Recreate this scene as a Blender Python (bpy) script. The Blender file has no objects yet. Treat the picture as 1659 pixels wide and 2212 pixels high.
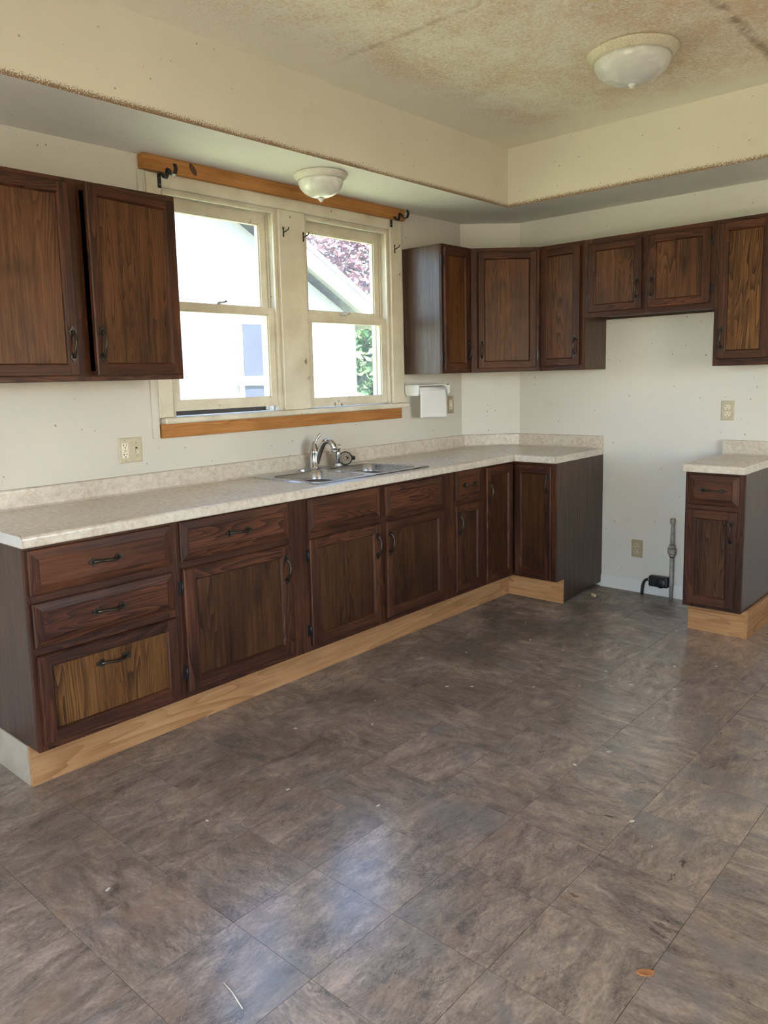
import bpy, bmesh, math, random
from mathutils import Vector, Matrix
random.seed(7)
R = math.radians
scene = bpy.context.scene
COL = scene.collection

# ------------------------------------------------------------------ camera, sky, sun, exposure
W_PX, H_PX = 1659.0, 2212.0
F_PX, PPX, PPY = 1673.96, -40.84, -64.53
YAW, PITCH, ROLL = 0.8266, -0.1329, -0.0262
CAM = Vector((-4.7298, -3.1585, 1.4011))
fwd = Vector((math.sin(YAW)*math.cos(PITCH), math.cos(YAW)*math.cos(PITCH), math.sin(PITCH)))
rgt = Vector((math.cos(YAW), -math.sin(YAW), 0))
up = rgt.cross(fwd)
r2 = math.cos(ROLL)*rgt + math.sin(ROLL)*up
u2 = -math.sin(ROLL)*rgt + math.cos(ROLL)*up
cam_d = bpy.data.cameras.new('camera'); cam = bpy.data.objects.new('camera', cam_d); COL.objects.link(cam)
m = Matrix((r2, u2, -fwd)).transposed().to_4x4(); m.translation = CAM
cam.matrix_world = m
cam_d.sensor_fit = 'HORIZONTAL'; cam_d.sensor_width = 36.0
cam_d.lens = F_PX/W_PX*36.0
# principal point offset as a lens shift (unit: the longer image side is not used with HORIZONTAL fit)
cam_d.shift_x = -PPX/W_PX; cam_d.shift_y = PPY/W_PX
cam_d.clip_start = 0.02; cam_d.clip_end = 200
scene.camera = cam

world = bpy.data.worlds.new('sky'); scene.world = world; world.use_nodes = True
wn = world.node_tree; wn.nodes.clear()
sky = wn.nodes.new('ShaderNodeTexSky'); sky.sky_type = 'NISHITA'; sky.sun_disc = False
sky.sun_elevation = R(58); sky.sun_rotation = R(190); sky.air_density = 1.0; sky.dust_density = 0.6; sky.ozone_density = 1.6
bg = wn.nodes.new('ShaderNodeBackground'); bg.inputs['Strength'].default_value = 2.4
wo = wn.nodes.new('ShaderNodeOutputWorld')
wn.links.new(sky.outputs[0], bg.inputs[0]); wn.links.new(bg.outputs[0], wo.inputs[0])

sun_d = bpy.data.lights.new('sun', 'SUN'); sun_d.energy = 44.0; sun_d.angle = R(0.6); sun_d.color = (1.0, 0.95, 0.88)
sun = bpy.data.objects.new('sun', sun_d); COL.objects.link(sun)
sun.rotation_euler = Vector((-0.18, 0.58, -1.0)).to_track_quat('-Z', 'Y').to_euler()
sun.location = (3, -10, 12)

def area(name, loc, direction, sx, sy, power, color, spread=180):
    d = bpy.data.lights.new(name, 'AREA'); d.shape = 'RECTANGLE'; d.size = sx; d.size_y = sy
    d.energy = power; d.color = color; d.spread = R(spread)
    o = bpy.data.objects.new(name, d); COL.objects.link(o); o.location = loc
    o.rotation_euler = Vector(direction).to_track_quat('-Z', 'Z').to_euler()
    return o
# added fill lamps in the left and rear wall openings, unseen behind the camera
area('fill_left_opening', (-6.02, -2.6, 1.15), (1, 0, 0), 1.7, 1.95, 27, (1.0, 0.93, 0.83))
area('fill_rear_opening', (-2.2, -4.62, 1.45), (0, 1, 0), 1.5, 1.2, 9, (1.0, 0.93, 0.83))
# sky portal in the two kitchen windows: guides sky light sampling, adds no light
for nm, x in (('window_portal_a', -2.285), ('window_portal_b', -1.39)):
    p = area(nm, (x, 0.16, 1.77), (0, -1, 0), 0.72, 1.05, 1, (1, 1, 1)); p.data.cycles.is_portal = True

vs = scene.view_settings
vs.view_transform = 'Standard'; vs.look = 'None'; vs.exposure = -0.20; vs.gamma = 1.0; vs.use_curve_mapping = False
cy = scene.cycles
cy.use_denoising = True
cy.max_bounces = 5; cy.diffuse_bounces = 4; cy.glossy_bounces = 2; cy.transparent_max_bounces = 10
cy.use_adaptive_sampling = True; cy.adaptive_threshold = 0.20
cy.caustics_reflective = False; cy.caustics_refractive = False; cy.sample_clamp_indirect = 8.0

# ------------------------------------------------------------------ dimensions (metres; window wall y=0, back wall x=0)
D = 0.606; TK = 0.528; ZT = 0.150; HC = 0.914; CT = 0.040; OV = 0.030
DU = 0.301; U0 = 1.420; U1 = 2.186; UL1 = 2.176; ZOV = 1.729
AD = 0.2885; ZSO = 2.415; ZCE = 2.760; SOX = 0.480; SOY = 0.495; ZSP = 0.9935; SPT = 0.030
XR, YR_ = -6.0, -4.6
XL = -3.647; YE = -0.905; YS = -1.662; YSR = -1.956

# ------------------------------------------------------------------ material helpers
class NT:
    def __init__(s, name):
        s.m = bpy.data.materials.new(name); s.m.use_nodes = True
        s.t = s.m.node_tree; s.t.nodes.clear()
        s.out = s.n('ShaderNodeOutputMaterial')
    def n(s, typ, **kw):
        nd = s.t.nodes.new(typ)
        for k, v in kw.items(): setattr(nd, k, v)
        return nd
    def l(s, a, b): s.t.links.new(a, b)
    def val(s, sock, v):
        if hasattr(v, 'is_linked') or isinstance(v, bpy.types.NodeSocket): s.l(v, sock)
        else: sock.default_value = v
    def math(s, op, a, b=0.0, c=None, clamp=False):
        nd = s.n('ShaderNodeMath', operation=op, use_clamp=clamp)
        s.val(nd.inputs[0], a); s.val(nd.inputs[1], b)
        if c is not None: s.val(nd.inputs[2], c)
        return nd.outputs[0]
    def vmath(s, op, a, b=(0, 0, 0)):
        nd = s.n('ShaderNodeVectorMath', operation=op)
        s.val(nd.inputs[0], a); s.val(nd.inputs[1], b)
        return nd.outputs[0]
    def noise(s, vec, scale, detail=3.0, rough=0.55, dist=0.0):
        nd = s.n('ShaderNodeTexNoise'); s.l(vec, nd.inputs['Vector'])
        nd.inputs['Scale'].default_value = scale; nd.inputs['Detail'].default_value = detail
        nd.inputs['Roughness'].default_value = rough; nd.inputs['Distortion'].default_value = dist
        return nd.outputs['Fac']
    def voro(s, vec, scale, feature='F1'):
        nd = s.n('ShaderNodeTexVoronoi', feature=feature); s.l(vec, nd.inputs['Vector']); nd.inputs['Scale'].default_value = scale
        return nd.outputs['Distance']
    def ramp(s, fac, stops, interp='LINEAR'):
        nd = s.n('ShaderNodeValToRGB'); nd.color_ramp.interpolation = interp
        e = nd.color_ramp.elements
        while len(e) < len(stops): e.new(0.5)
        for el, (p, c) in zip(e, stops):
            el.position = p; el.color = (c, c, c, 1) if isinstance(c, (int, float)) else (*c, 1)
        s.l(fac, nd.inputs['Fac']); return nd.outputs['Color']
    def mix(s, fac, a, b, mode='MIX'):
        nd = s.n('ShaderNodeMix', data_type='RGBA', blend_type=mode)
        s.val(nd.inputs[0], fac)
        for i, v in ((6, a), (7, b)):
            if isinstance(v, tuple): nd.inputs[i].default_value = (*v, 1) if len(v) == 3 else v
            else: s.l(v, nd.inputs[i])
        return nd.outputs[2]
    def map(s, v, a, b, c=0.0, d=1.0):
        nd = s.n('ShaderNodeMapRange'); nd.interpolation_type = 'SMOOTHSTEP'
        s.l(v, nd.inputs[0])
        for i, x in zip((1, 2, 3, 4), (a, b, c, d)): nd.inputs[i].default_value = x
        return nd.outputs[0]
    def bump(s, h, strength, dist=0.002):
        nd = s.n('ShaderNodeBump'); nd.inputs['Strength'].default_value = strength; nd.inputs['Distance'].default_value = dist
        s.l(h, nd.inputs['Height']); return nd.outputs[0]
    def pos(s): return s.n('ShaderNodeNewGeometry').outputs['Position']
    def obj(s, rand=True):
        o = s.n('ShaderNodeTexCoord').outputs['Object']
        if not rand: return o
        r = s.n('ShaderNodeObjectInfo').outputs['Random']
        s.rand = r
        cx = s.n('ShaderNodeCombineXYZ')
        s.l(s.math('MULTIPLY', r, 37.0), cx.inputs[0]); s.l(s.math('MULTIPLY', r, 11.3), cx.inputs[1]); s.l(s.math('MULTIPLY', r, 53.7), cx.inputs[2])
        return s.vmath('ADD', o, cx.outputs[0])
    def scale(s, vec, sc): return s.vmath('MULTIPLY', vec, sc)
    def bsdf(s, color, rough=0.5, metal=0.0, spec=0.5, normal=None, coat=0.0, coat_rough=0.1, **kw):
        b = s.n('ShaderNodeBsdfPrincipled')
        if isinstance(color, tuple): b.inputs['Base Color'].default_value = (*color, 1)
        else: s.l(color, b.inputs['Base Color'])
        s.val(b.inputs['Roughness'], rough); b.inputs['Metallic'].default_value = metal
        b.inputs['Specular IOR Level'].default_value = spec
        b.inputs['Coat Weight'].default_value = coat; b.inputs['Coat Roughness'].default_value = coat_rough
        if normal is not None: s.l(normal, b.inputs['Normal'])
        s.l(b.outputs[0], s.out.inputs[0]); s.b = b
        return s.m

def wood(name, dark, mid, light, axis='Z', ring=9.0, rough=0.38, wear=0.0, knots=0.5, spec=0.27):
    """stained oak: contour rings drawn out along the grain axis, fine pores, dark knots, optional pale wear specks"""
    t = NT(name); o = t.obj()
    a = {'X': 0, 'Y': 1, 'Z': 2}[axis]
    def st(across, along):
        v = [across]*3; v[a] = along; return t.scale(o, tuple(v))
    warp = t.noise(st(4.6, 0.42), 1.0, 3.0, 0.55, 0.25)
    ringv = t.math('FRACT', t.math('MULTIPLY', warp, ring*5.0))
    ringv = t.math('POWER', ringv, 1.6)
    gate = t.map(t.noise(st(5.0, 0.6), 1.0, 2.0), 0.40, 0.62)
    ringv = t.math('MULTIPLY_ADD', t.math('SUBTRACT', ringv, 0.38), t.math('MULTIPLY_ADD', gate, 0.8, 0.2), 0.38)
    pores = t.noise(st(240, 5.0), 1.0, 3.0, 0.65)
    fine = t.noise(st(55, 1.6), 1.0, 4.0, 0.6)
    blotch = t.noise(st(5.5, 2.2), 1.0, 3.0, 0.6)
    f = t.math('ADD', t.math('MULTIPLY', ringv, -0.24), t.math('ADD', t.math('MULTIPLY', pores, 0.34), t.math('ADD', t.math('MULTIPLY', fine, 0.40), t.math('MULTIPLY', blotch, 0.40))))
    c = t.ramp(f, [(0.33, dark), (0.50, mid), (0.67, light)])
    kn = t.noise(st(7.5, 3.6), 1.0, 1.0, 0.5)
    c = t.mix(t.math('MULTIPLY', t.map(kn, 0.60, 0.78), knots*0.8), c, tuple(x*0.55 for x in dark))
    if wear:
        w = t.noise(o, 55, 4, 0.7); w2 = t.noise(o, 4.5, 2)
        wm = t.math('MULTIPLY', t.map(w, 0.66, 0.74), t.map(w2, 0.45, 0.62))
        c = t.mix(t.math('MULTIPLY', wm, wear), c, (0.34, 0.26, 0.20))
    rr = t.math('MULTIPLY_ADD', blotch, 0.25, rough-0.02)
    return t.bsdf(c, rr, spec=spec, normal=t.bump(pores, 0.14, 0.001))

DK, MD, LT = (0.019, 0.0058, 0.0030), (0.062, 0.0195, 0.0088), (0.135, 0.046, 0.0195)
M = {}
M['wood_v'] = wood('dark_oak_upright_grain', DK, MD, LT, 'Z', 7, wear=0.25)
M['wood_h'] = wood('dark_oak_level_grain', DK, MD, LT, 'X', 7, wear=0.25)
M['panel'] = wood('golden_oak_panel', (0.032, 0.0110, 0.0042), (0.098, 0.037, 0.0135), (0.170, 0.070, 0.026), 'Z', 9, rough=0.34, wear=0.15, knots=0.75)
M['panel_dark'] = wood('dark_oak_panel', (0.018, 0.0060, 0.0026), (0.060, 0.0215, 0.0078), (0.115, 0.044, 0.0155), 'Z', 9, rough=0.36, wear=0.2, knots=0.75)
M['panel_gold'] = wood('bright_oak_panel', (0.032, 0.0110, 0.0030), (0.118, 0.047, 0.0115), (0.215, 0.096, 0.024), 'Z', 10, rough=0.40, wear=0.2, knots=0.8)
M['drawer'] = wood('reddish_oak_drawer_front', (0.024, 0.0065, 0.0030), (0.078, 0.0235, 0.0098), (0.150, 0.050, 0.021), 'X', 8, wear=0.25, knots=0.3)
M['pine'] = wood('orange_pine', (0.30, 0.115, 0.030), (0.45, 0.195, 0.058), (0.56, 0.27, 0.095), 'X', 4, rough=0.5, knots=0.35)
M['plank'] = wood('raw_plywood', (0.36, 0.168, 0.062), (0.50, 0.255, 0.105), (0.58, 0.325, 0.150), 'X', 3, rough=0.6, knots=0.28)
M['plank_y'] = wood('raw_plywood_side', (0.36, 0.168, 0.062), (0.50, 0.255, 0.105), (0.58, 0.325, 0.150), 'Y', 3, rough=0.6, knots=0.28)

def m_side():
    t = NT('brown_vinyl_end_panel'); o = t.obj()
    gr = t.noise(t.scale(o, (60, 60, 3)), 1.0, 4, 0.6)
    c = t.ramp(gr, [(0.35, (0.044, 0.024, 0.0155)), (0.65, (0.088, 0.050, 0.033))])
    sc = t.noise(t.scale(o, (130, 130, 7)), 1.0, 3, 0.6); pa = t.noise(o, 2.6, 2)
    wm = t.math('MULTIPLY', t.map(sc, 0.64, 0.74), t.map(pa, 0.60, 0.74))
    c = t.mix(t.math('MULTIPLY', wm, 0.22), c, (0.40, 0.34, 0.28))
    return t.bsdf(c, 0.32, spec=0.34)
M['side'] = m_side()

def m_wall(name, base, dirt=1.0, edge=None):
    t = NT(name); p = t.pos()
    tone = t.noise(p, 1.1, 4, 0.55)
    c = t.ramp(tone, [(0.3, tuple(x*0.90 for x in base)), (0.7, base)])
    sm = t.noise(p, 7.0, 5, 0.7); c = t.mix(t.math('MULTIPLY', t.map(sm, 0.60, 0.78), 0.35*dirt), c, (0.52, 0.44, 0.33))
    # scuffs and fly specks
    v = t.voro(p, 21.0); vis = t.map(t.noise(p, 9.0, 2), 0.46, 0.56)
    dot = t.math('MULTIPLY', t.math('LESS_THAN', v, t.math('MULTIPLY', t.noise(p, 17, 1), 0.15)), vis)
    c = t.mix(t.math('MULTIPLY', dot, 0.75*dirt), c, (0.10, 0.075, 0.055))
    sk = t.noise(t.scale(p, (55, 55, 20)), 1.0, 3, 0.65, 0.8)
    skm = t.math('MULTIPLY', t.map(sk, 0.70, 0.75), t.map(t.noise(p, 3.3, 2), 0.52, 0.62))
    c = t.mix(t.math('MULTIPLY', skm, 0.55*dirt), c, (0.16, 0.13, 0.10))
    if edge is not None:   # rusty speckling that grew along the lower edge
        z = t.n('ShaderNodeSeparateXYZ'); t.l(p, z.inputs[0])
        h = t.map(z.outputs[2], edge, edge+0.065, 1.0, 0.0)
        hn = t.math('ADD', h, t.math('MULTIPLY_ADD', t.noise(p, 2.2, 3), 0.9, -0.45))
        spk = t.noise(p, 190, 2, 0.6)
        sm2 = t.map(t.math('ADD', spk, t.math('MULTIPLY_ADD', t.math('MULTIPLY', h, hn), 0.40, -0.10)), 0.62, 0.72)
        c = t.mix(t.math('MULTIPLY', sm2, t.math('MULTIPLY', h, 0.9, clamp=True)), c, (0.20, 0.095, 0.035))
    return t.bsdf(c, 0.62, spec=0.3, normal=t.bump(t.noise(p, 90, 3), 0.10, 0.001))
M['wall'] = m_wall('off_white_wall_paint_dimmed', (0.685, 0.632, 0.562))  # same paint as the back wall, its dimmer light toned into the colour
M['wall_back'] = m_wall('off_white_wall_paint_lit', (0.755, 0.712, 0.65), 0.9)
M['soffit_face'] = m_wall('cream_soffit_paint', (0.80, 0.735, 0.60), 0.7, ZSO)
M['soffit_under'] = m_wall('soffit_underside_paint', (0.85, 0.825, 0.77), 0.6)

def m_ceiling():
    t = NT('stained_stipple_ceiling'); p = t.pos()
    s = t.n('ShaderNodeSeparateXYZ'); t.l(p, s.inputs[0]); x, y = s.outputs[0], s.outputs[1]
    inx = t.map(x, -SOX-0.05, -SOX-0.42, 0.0, 1.0); iny = t.map(y, -SOY-0.08, -SOY-0.42, 0.0, 1.0)
    ins = t.math('MULTIPLY', inx, iny)
    stip = t.noise(p, 85, 3, 0.6)
    cloud = t.noise(p, 2.1, 5, 0.62, 0.4); med = t.noise(p, 11, 5, 0.7, 0.5)
    far = t.map(y, -1.0, -2.4, 0.0, 0.16)
    amt = t.math('ADD', t.math('ADD', t.math('MULTIPLY', cloud, 0.75), t.math('MULTIPLY', med, 0.45)), far)
    amt = t.math('ADD', amt, t.math('MULTIPLY_ADD', stip, 0.85, -0.42))
    st = t.math('MULTIPLY', t.map(amt, 0.42, 0.96), ins)
    base = (0.93, 0.875, 0.725)
    c = t.mix(t.math('MULTIPLY', st, 0.85), base, (0.70, 0.465, 0.265))
    # board joints showing through as rusty bands
    wob = t.math('MULTIPLY_ADD', t.noise(p, 6, 3), 0.05, -0.025)
    d1 = t.math('ABSOLUTE', t.math('ADD', t.math('ADD', y, 2.058), wob)); d2 = t.math('ABSOLUTE', t.math('ADD', t.math('ADD', x, 2.16), wob))
    b1 = t.math('MULTIPLY', t.map(d1, 0.0, 0.035, 1.0, 0.0), 0.62)
    b2 = t.math('MULTIPLY', t.map(d2, 0.0, 0.030, 1.0, 0.0), 0.30)
    b = t.math('MULTIPLY', t.math('MAXIMUM', b1, b2), t.math('MULTIPLY', t.map(med, 0.3, 0.6), ins))
    c = t.mix(b, c, (0.24, 0.105, 0.04))
    return t.bsdf(c, 0.9, spec=0.15, normal=t.bump(stip, 0.6, 0.006))
M['ceiling'] = m_ceiling()

def m_tile(rand=True):
    t = NT('slate_vinyl_tile' if rand else 'slate_vinyl_floor')
    o = t.n('ShaderNodeTexCoord').outputs['Object'] if rand else t.pos()
    if rand:
        r = t.n('ShaderNodeObjectInfo').outputs['Random']
        vr = t.n('ShaderNodeVectorRotate', rotation_type='Z_AXIS'); t.l(o, vr.inputs['Vector'])
        t.l(t.math('MULTIPLY', t.math('FLOOR', t.math('MULTIPLY', r, 4.0)), math.pi/2), vr.inputs['Angle'])
        cx = t.n('ShaderNodeCombineXYZ'); t.l(t.math('MULTIPLY', r, 31.0), cx.inputs[0]); t.l(t.math('MULTIPLY', r, 47.0), cx.inputs[1]); t.l(r, cx.inputs[2])
        o = t.vmath('ADD', vr.outputs[0], cx.outputs[0])
    st = t.scale(o, (1.2, 2.6, 1.0))
    a = t.noise(st, 4.2, 6, 0.62, 1.4); b = t.noise(st, 9.5, 6, 0.70, 0.9); g = t.noise(st, 70, 4, 0.7)
    f = t.math('ADD', t.math('ADD', t.math('MULTIPLY', a, 0.45), t.math('MULTIPLY', b, 0.38)), t.math('MULTIPLY', g, 0.34))
    c = t.ramp(f, [(0.41, (0.060, 0.048, 0.043)), (0.51, (0.182, 0.144, 0.122)), (0.61, (0.315, 0.245, 0.196)), (0.74, (0.52, 0.41, 0.33))])
    tan = t.map(t.noise(o, 3.4, 4, 0.6, 0.6), 0.55, 0.68)
    c = t.mix(t.math('MULTIPLY', tan, 0.42), c, (0.34, 0.215, 0.135))
    gry = t.map(t.noise(t.vmath('ADD', o, (7, 3, 1)), 3.0, 3, 0.6, 0.6), 0.54, 0.68)
    c = t.mix(t.math('MULTIPLY', gry, 0.5), c, (0.190, 0.186, 0.190))
    rid = t.math('ABSOLUTE', t.math('SUBTRACT', t.noise(st, 5.5, 6, 0.65, 1.6), 0.5))
    crack = t.math('MULTIPLY', t.map(rid, 0.0, 0.012, 1.0, 0.0), t.map(t.noise(o, 6, 2), 0.45, 0.58))
    c = t.mix(t.math('MULTIPLY', crack, 0.7), c, (0.022, 0.018, 0.016))
    # overlapping slate layers: stepped plates with their own tone and a thin dark ledge
    pl = t.math('MULTIPLY', t.noise(t.scale(o, (1.0, 1.5, 1.0)), 5.2, 6, 0.66, 0.5), 6.0)
    wn_ = t.n('ShaderNodeTexWhiteNoise', noise_dimensions='1D'); t.l(t.math('FLOOR', pl), wn_.inputs['W'])
    tone = t.math('MULTIPLY_ADD', wn_.outputs['Value'], 0.44, 0.80)
    c = t.mix(1.0, c, t.ramp(t.math('MULTIPLY', tone, 0.5), [(0.0, 0.0), (1.0, 2.0)]), 'MULTIPLY')
    ledge = t.math('MULTIPLY', t.map(t.math('FRACT', pl), 0.0, 0.05, 1.0, 0.0), t.map(t.noise(o, 5.0, 2), 0.46, 0.62))
    c = t.mix(t.math('MULTIPLY', ledge, 0.6), c, (0.03, 0.025, 0.022))
    # grease and grime plus painted light falloff before the cabinets and the stove gap
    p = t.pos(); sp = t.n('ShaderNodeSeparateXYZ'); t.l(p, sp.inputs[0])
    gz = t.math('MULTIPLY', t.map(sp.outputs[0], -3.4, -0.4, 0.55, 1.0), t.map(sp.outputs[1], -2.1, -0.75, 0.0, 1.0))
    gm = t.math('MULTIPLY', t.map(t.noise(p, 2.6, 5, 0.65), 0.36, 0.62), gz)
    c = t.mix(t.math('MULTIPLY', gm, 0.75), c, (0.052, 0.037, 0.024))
    hgt = t.noise(st, 13.0, 6, 0.68, 0.8)
    rg = t.math('ADD', t.math('MULTIPLY_ADD', tone, 0.16, 0.14), t.math('MULTIPLY', gz, 0.30))
    mt = t.bsdf(c, rg, spec=0.9, normal=t.bump(hgt, 0.34, 0.004), coat=1.0, coat_rough=0.18)
    t.l(t.math('SUBTRACT', 1.0, t.math('MULTIPLY', gz, 0.95), clamp=True), t.b.inputs['Coat Weight'])   # wax worn off by the traffic and grease
    return mt
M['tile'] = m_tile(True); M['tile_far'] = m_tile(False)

def m_laminate():
    t = NT('mottled_beige_laminate'); p = t.pos()
    a = t.noise(p, 45, 4, 0.65); b = t.noise(p, 300, 3, 0.7); g = t.noise(p, 2.5, 3)
    f = t.math('ADD', t.math('MULTIPLY', a, 0.55), t.math('ADD', t.math('MULTIPLY', b, 0.45), t.math('MULTIPLY_ADD', g, 0.2, -0.1)))
    c = t.ramp(f, [(0.34, (0.46, 0.365, 0.275)), (0.48, (0.62, 0.53, 0.43)), (0.62, (0.71, 0.64, 0.545)), (0.74, (0.82, 0.77, 0.71))])
    
    return t.bsdf(c, 0.27, spec=0.6)
M['laminate'] = m_laminate()

def simple(name, col, rough=0.5, metal=0.0, spec=0.5, var=0.0, scale=30, bump=0.0, coat=0.0):
    t = NT(name)
    if var or bump:
        o = t.obj(); nz = t.noise(o, scale, 4, 0.6)
        c = t.ramp(nz, [(0.3, tuple(x*(1-var) for x in col)), (0.7, tuple(min(1, x*(1+var*0.5)) for x in col))])
        return t.bsdf(c, rough, metal, spec, t.bump(nz, bump, 0.002) if bump else None, coat)
    return t.bsdf(col, rough, metal, spec, None, coat)
def m_trim():
    t = NT('chipped_cream_window_paint'); p = t.pos()
    c = t.ramp(t.noise(p, 6, 4, 0.6), [(0.3, (0.60, 0.53, 0.41)), (0.7, (0.76, 0.70, 0.585))])
    spk = t.map(t.noise(p, 150, 3, 0.65), 0.60, 0.70); c = t.mix(t.math('MULTIPLY', spk, 0.5), c, (0.34, 0.25, 0.155))
    chip = t.math('MULTIPLY', t.map(t.noise(t.scale(p, (1, 1, 0.6)), 22, 4, 0.7, 0.5), 0.655, 0.675), t.map(t.noise(p, 5, 2), 0.50, 0.58))
    c = t.mix(chip, c, (0.17, 0.075, 0.045))
    return t.bsdf(c, 0.5, spec=0.4, normal=t.bump(t.noise(p, 60, 3), 0.22, 0.002))
M['trim'] = m_trim()
M['sill'] = M['trim']
M['pale_board'] = simple('grey_white_painted_board', (0.50, 0.43, 0.33), 0.6, var=0.22, scale=9)
M['white_base'] = m_wall('white_baseboard_paint', (0.80, 0.78, 0.73), 0.8)
M['stainless'] = None
def m_stainless():
    t = NT('brushed_stainless'); o = t.obj(False)
    br = t.noise(t.scale(o, (6, 260, 260)), 1.0, 3, 0.6)
    return t.bsdf(t.ramp(br, [(0.3, (0.42, 0.415, 0.41)), (0.7, (0.60, 0.60, 0.60))]), t.math('MULTIPLY_ADD', br, 0.16, 0.20), 1.0, normal=t.bump(br, 0.05, 0.0005))
M['stainless'] = m_stainless()
M['chrome'] = simple('dull_chrome', (0.62, 0.63, 0.64), 0.16, 1.0, var=0.12, scale=40)
M['bronze'] = simple('antique_bronze', (0.070, 0.058, 0.045), 0.36, 0.85, var=0.5, scale=160, bump=0.3)
M['black_iron'] = simple('black_iron', (0.012, 0.012, 0.014), 0.34, 0.2)
M['hook'] = simple('dark_rusty_hook', (0.05, 0.038, 0.03), 0.5, 0.6)
M['black_plastic'] = simple('black_plastic', (0.013, 0.013, 0.013), 0.42, var=0.3)
M['void'] = simple('black_slot', (0.004, 0.004, 0.004), 0.8)
M['ivory'] = simple('ivory_wall_plate', (0.56, 0.48, 0.34), 0.42, var=0.08, scale=60)
M['ivory_dark'] = simple('tan_wall_plate', (0.42, 0.34, 0.215), 0.42, var=0.1, scale=60)
M['ivory_light'] = simple('cream_receptacle', (0.80, 0.72, 0.58), 0.4)
M['white_plastic'] = simple('aged_white_plastic', (0.80, 0.79, 0.74), 0.28, var=0.04)
M['paper'] = simple('white_paper_towel', (0.86, 0.85, 0.85), 0.9, spec=0.1, var=0.03, scale=120, bump=0.3)
M['pipe'] = simple('painted_galvanised_pipe', (0.44, 0.41, 0.37), 0.5, 0.25, var=0.35, scale=45, bump=0.3)
M['rust_pipe'] = simple('rusty_pipe_union', (0.42, 0.36, 0.29), 0.6, 0.3, var=0.65, scale=70, bump=0.7)
M['lamp_rim'] = simple('cream_lamp_rim', (0.74, 0.66, 0.47), 0.42, 0.0, var=0.25, scale=130, bump=0.15)
M['lamp_rim2'] = simple('pale_lamp_rim', (0.74, 0.70, 0.60), 0.38, 0.0, var=0.12, scale=90)
def m_alabaster():
    t = NT('alabaster_glass'); o = t.obj(False)
    sw = t.noise(o, 8, 4, 0.6, 2.2); c = t.ramp(sw, [(0.40, (0.70, 0.69, 0.62)), (0.56, (0.76, 0.75, 0.69)), (0.62, (0.84, 0.83, 0.78))])
    m_ = t.bsdf(c, 0.16, spec=0.5)
    t.b.inputs['Subsurface Weight'].default_value = 0.25; t.b.inputs['Subsurface Radius'].default_value = (0.02, 0.02, 0.015)
    return m_
M['alabaster'] = m_alabaster()
def m_pane():
    t = NT('dusty_window_glass'); p = t.pos()
    tr = t.n('ShaderNodeBsdfTransparent'); tr.inputs[0].default_value = (0.95, 0.97, 0.985, 1)
    gl = t.n('ShaderNodeBsdfGlossy'); gl.inputs['Roughness'].default_value = 0.02
    lw = t.n('ShaderNodeLayerWeight'); lw.inputs[0].default_value = 0.5
    fres = t.math('MULTIPLY_ADD', t.math('POWER', lw.outputs['Facing'], 5.0), 0.9, 0.03)
    m1 = t.n('ShaderNodeMixShader'); t.l(fres, m1.inputs[0]); t.l(tr.outputs[0], m1.inputs[1]); t.l(gl.outputs[0], m1.inputs[2])
    dust = t.n('ShaderNodeBsdfTranslucent'); dust.inputs[0].default_value = (0.78, 0.80, 0.86, 1)
    spots = t.map(t.noise(p, 120, 3, 0.7), 0.60, 0.72)
    film = t.math('MULTIPLY_ADD', t.noise(p, 3.5, 4, 0.6), 0.06, 0.01)
    fac = t.math('ADD', film, t.math('MULTIPLY', spots, 0.12), clamp=True)
    m2 = t.n('ShaderNodeMixShader'); t.l(fac, m2.inputs[0]); t.l(m1.outputs[0], m2.inputs[1]); t.l(dust.outputs[0], m2.inputs[2])
    t.l(m2.outputs[0], t.out.inputs[0]); return t.m
M['pane'] = m_pane()
M['ext_wall'] = simple('white_stucco', (0.29, 0.285, 0.275), 0.9, spec=0.1, var=0.05, scale=3)
M['ext_chimney'] = simple('grey_stucco_chimney', (0.17, 0.166, 0.16), 0.9, spec=0.1, var=0.12, scale=7, bump=0.3)
M['ext_roof'] = simple('grey_shingle', (0.20, 0.20, 0.22), 0.9, var=0.3, scale=12)
M['ext_white'] = simple('white_fascia', (0.82, 0.82, 0.82), 0.6)
M['ext_grey'] = simple('grey_soffit_board', (0.25, 0.26, 0.28), 0.7)
M['ext_glass'] = simple('dark_house_glass', (0.045, 0.05, 0.07), 0.4, spec=0.1)
M['grass'] = simple('lawn_grass', (0.42, 0.45, 0.21), 0.95, spec=0.1, var=0.5, scale=6)
def m_leaf(name, c1, c2):
    t = NT(name); r = t.noise(t.pos(), 2.4, 3); c = t.ramp(r, [(0.35, c1), (0.65, c2)])
    b = t.bsdf(c, 0.5, spec=0.4); return b
M['leaf_red'] = m_leaf('red_leaves', (0.20, 0.055, 0.065), (0.32, 0.15, 0.13))
M['leaf_green'] = m_leaf('green_leaves', (0.10, 0.20, 0.055), (0.24, 0.36, 0.11))
M['bark'] = simple('bark', (0.12, 0.09, 0.07), 0.9, var=0.4)
M['dark_frame'] = simple('dark_storm_sill', (0.045, 0.035, 0.03), 0.7)

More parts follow.
